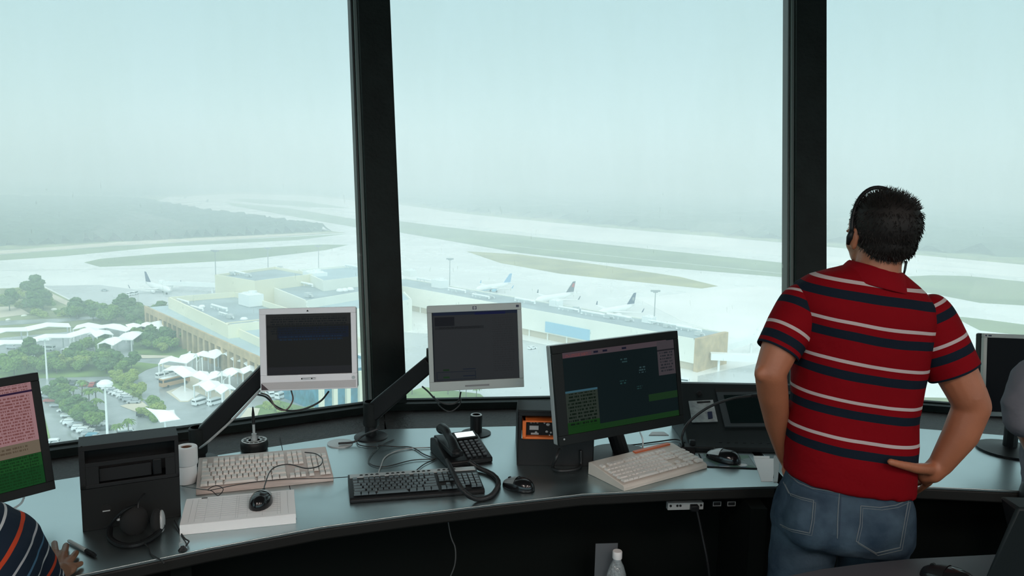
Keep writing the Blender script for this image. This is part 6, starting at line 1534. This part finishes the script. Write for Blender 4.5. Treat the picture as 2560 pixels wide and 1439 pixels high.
mb.chain([Q(-160, 1560, 1.50), Q(-120, 1440, 1.50)], [.14, .12], 20); mb.chain([Q(-90, 1400, 1.52), Q(-8, 1380, 1.55), Q(62, 1434, 1.62), Q(105, 1500, 1.72), QK(125, 1450, .045), QK(148, 1432, .022)], [.08, .06, .045, .035, .027, .024], 18)
mb.ell(QK(153, 1425, .016), (.034, .036, .014), 16, 10)
for pts_, r_ in (([(141, 1404, .020), (138, 1380, .022), (136, 1357, .010)], .0085), ([(155, 1402, .022), (160, 1384, .025), (165, 1363, .010)], .0088), ([(168, 1408, .020), (179, 1396, .022), (190, 1381, .010)], .0085), ([(176, 1420, .016), (188, 1414, .016), (202, 1408, .009)], .0075)):
    mb.chain([QK(*q) for q in pts_], [r_*1.15, r_, r_*.9], 14); mb.chain([QK(150, 1428, .018), QK(*pts_[0])], [r_*1.2, r_*1.15], 12)
mb.chain([QK(140, 1440, .018), QK(124, 1420, .015), QK(118, 1402, .010)], [.012, .010, .009], 12)
bd_ = mb.build('body', M_skin2, pl); remesh(bd_, .003, 3)
mb = MB(); mb.ell(Q(-175, 1165, 1.49), (.086, .105, .105), 20, 14); mb.build('hair', M_hair, pl, smooth='all')
mb = MB(); mb.chain([Vector((-.05, -.15, .55)), Vector((.08, .25, .52)), Vector((.1, .28, .08))], [.09, .07, .05]); mb.chain([Vector((-.25, -.1, .55)), Vector((-.12, .3, .52)), Vector((-.1, .33, .08))], [.09, .07, .05]); mb.chain([Q(-160, 1560, 1.50), Vector((-.15, -.12, .58))], [.15, .13]); o = mb.build('trousers', M_dk, pl); remesh(o, .012, 4)
# ---- person in grey at the right edge
pg = thing('person', 'person in a plain grey shirt, mostly beyond the frame beside the silver-rimmed monitor', 'person', (1.85, 2.15, 0)); o_ = Vector((1.85, 2.15, 0))
m, n, l, p, t = cloth_nodes('grey_knit', bump=.3); p.inputs['Base Color'].default_value = (.14, .14, .16, 1)
mb = MB(); mb.chain([Q(2700, 960, 2.45), Q(2700, 1250, 2.5)], [.15, .16], 24); mb.chain([Q(2640, 930, 2.42), Q(2588, 955, 2.40), Q(2562, 1010, 2.40), Q(2562, 1045, 2.40)], [.08, .068, .064, .058], 22)
o = mb.build('grey_shirt', m, pg); remesh(o, .008, 4); dm = o.modifiers.new('d', 'DISPLACE'); dm.texture = tx2; dm.strength = .014; dm.mid_level = .5; dm.texture_coords = 'LOCAL'
mb = MB(); mb.ell(Q(2700, 700, 2.42), (.08, .1, .12), 20, 14); mb.ell(Q(2700, 700, 2.53), (.014, .02, .02), 10, 8); mb.chain([Q(2700, 780, 2.44), Q(2700, 900, 2.45)], [.055, .07]); mb.chain([Q(2700, 960, 2.45), Q(2700, 1250, 2.5)], [.12, .13], 20)
mb.chain([Q(2640, 930, 2.42), Q(2588, 955, 2.40), Q(2566, 1045, 2.40), Q(2600, 1130, 2.46), Q(2680, 1160, 2.62)], [.07, .052, .044, .038, .026], 18)
hnd = Q(2680, 1160, 2.62)
for k_ in range(5): mb.chain([hnd, hnd+Vector((.02*(k_-2), .06, -.01)), hnd+Vector((.022*(k_-2), .10-.012*abs(k_-2), -.02))], [.016, .010, .008], 10)
o = mb.build('body', M_skin, pg); remesh(o, .005, 4)
mb = MB(); mb.ell(Q(2700, 680, 2.40), (.086, .105, .105), 20, 14); mb.build('hair', M_hair, pg, smooth='all')
mb = MB(); 
for s_ in (0, .2): mb.chain([Q(2700, 1250, 2.5)+Vector((s_-.08, 0, 0)), Vector((Q(2700, 1250, 2.5).x+s_-.08, .0, .06))], [.1, .06], 20)
o = mb.build('trousers', M_dk, pg); remesh(o, .012, 4)
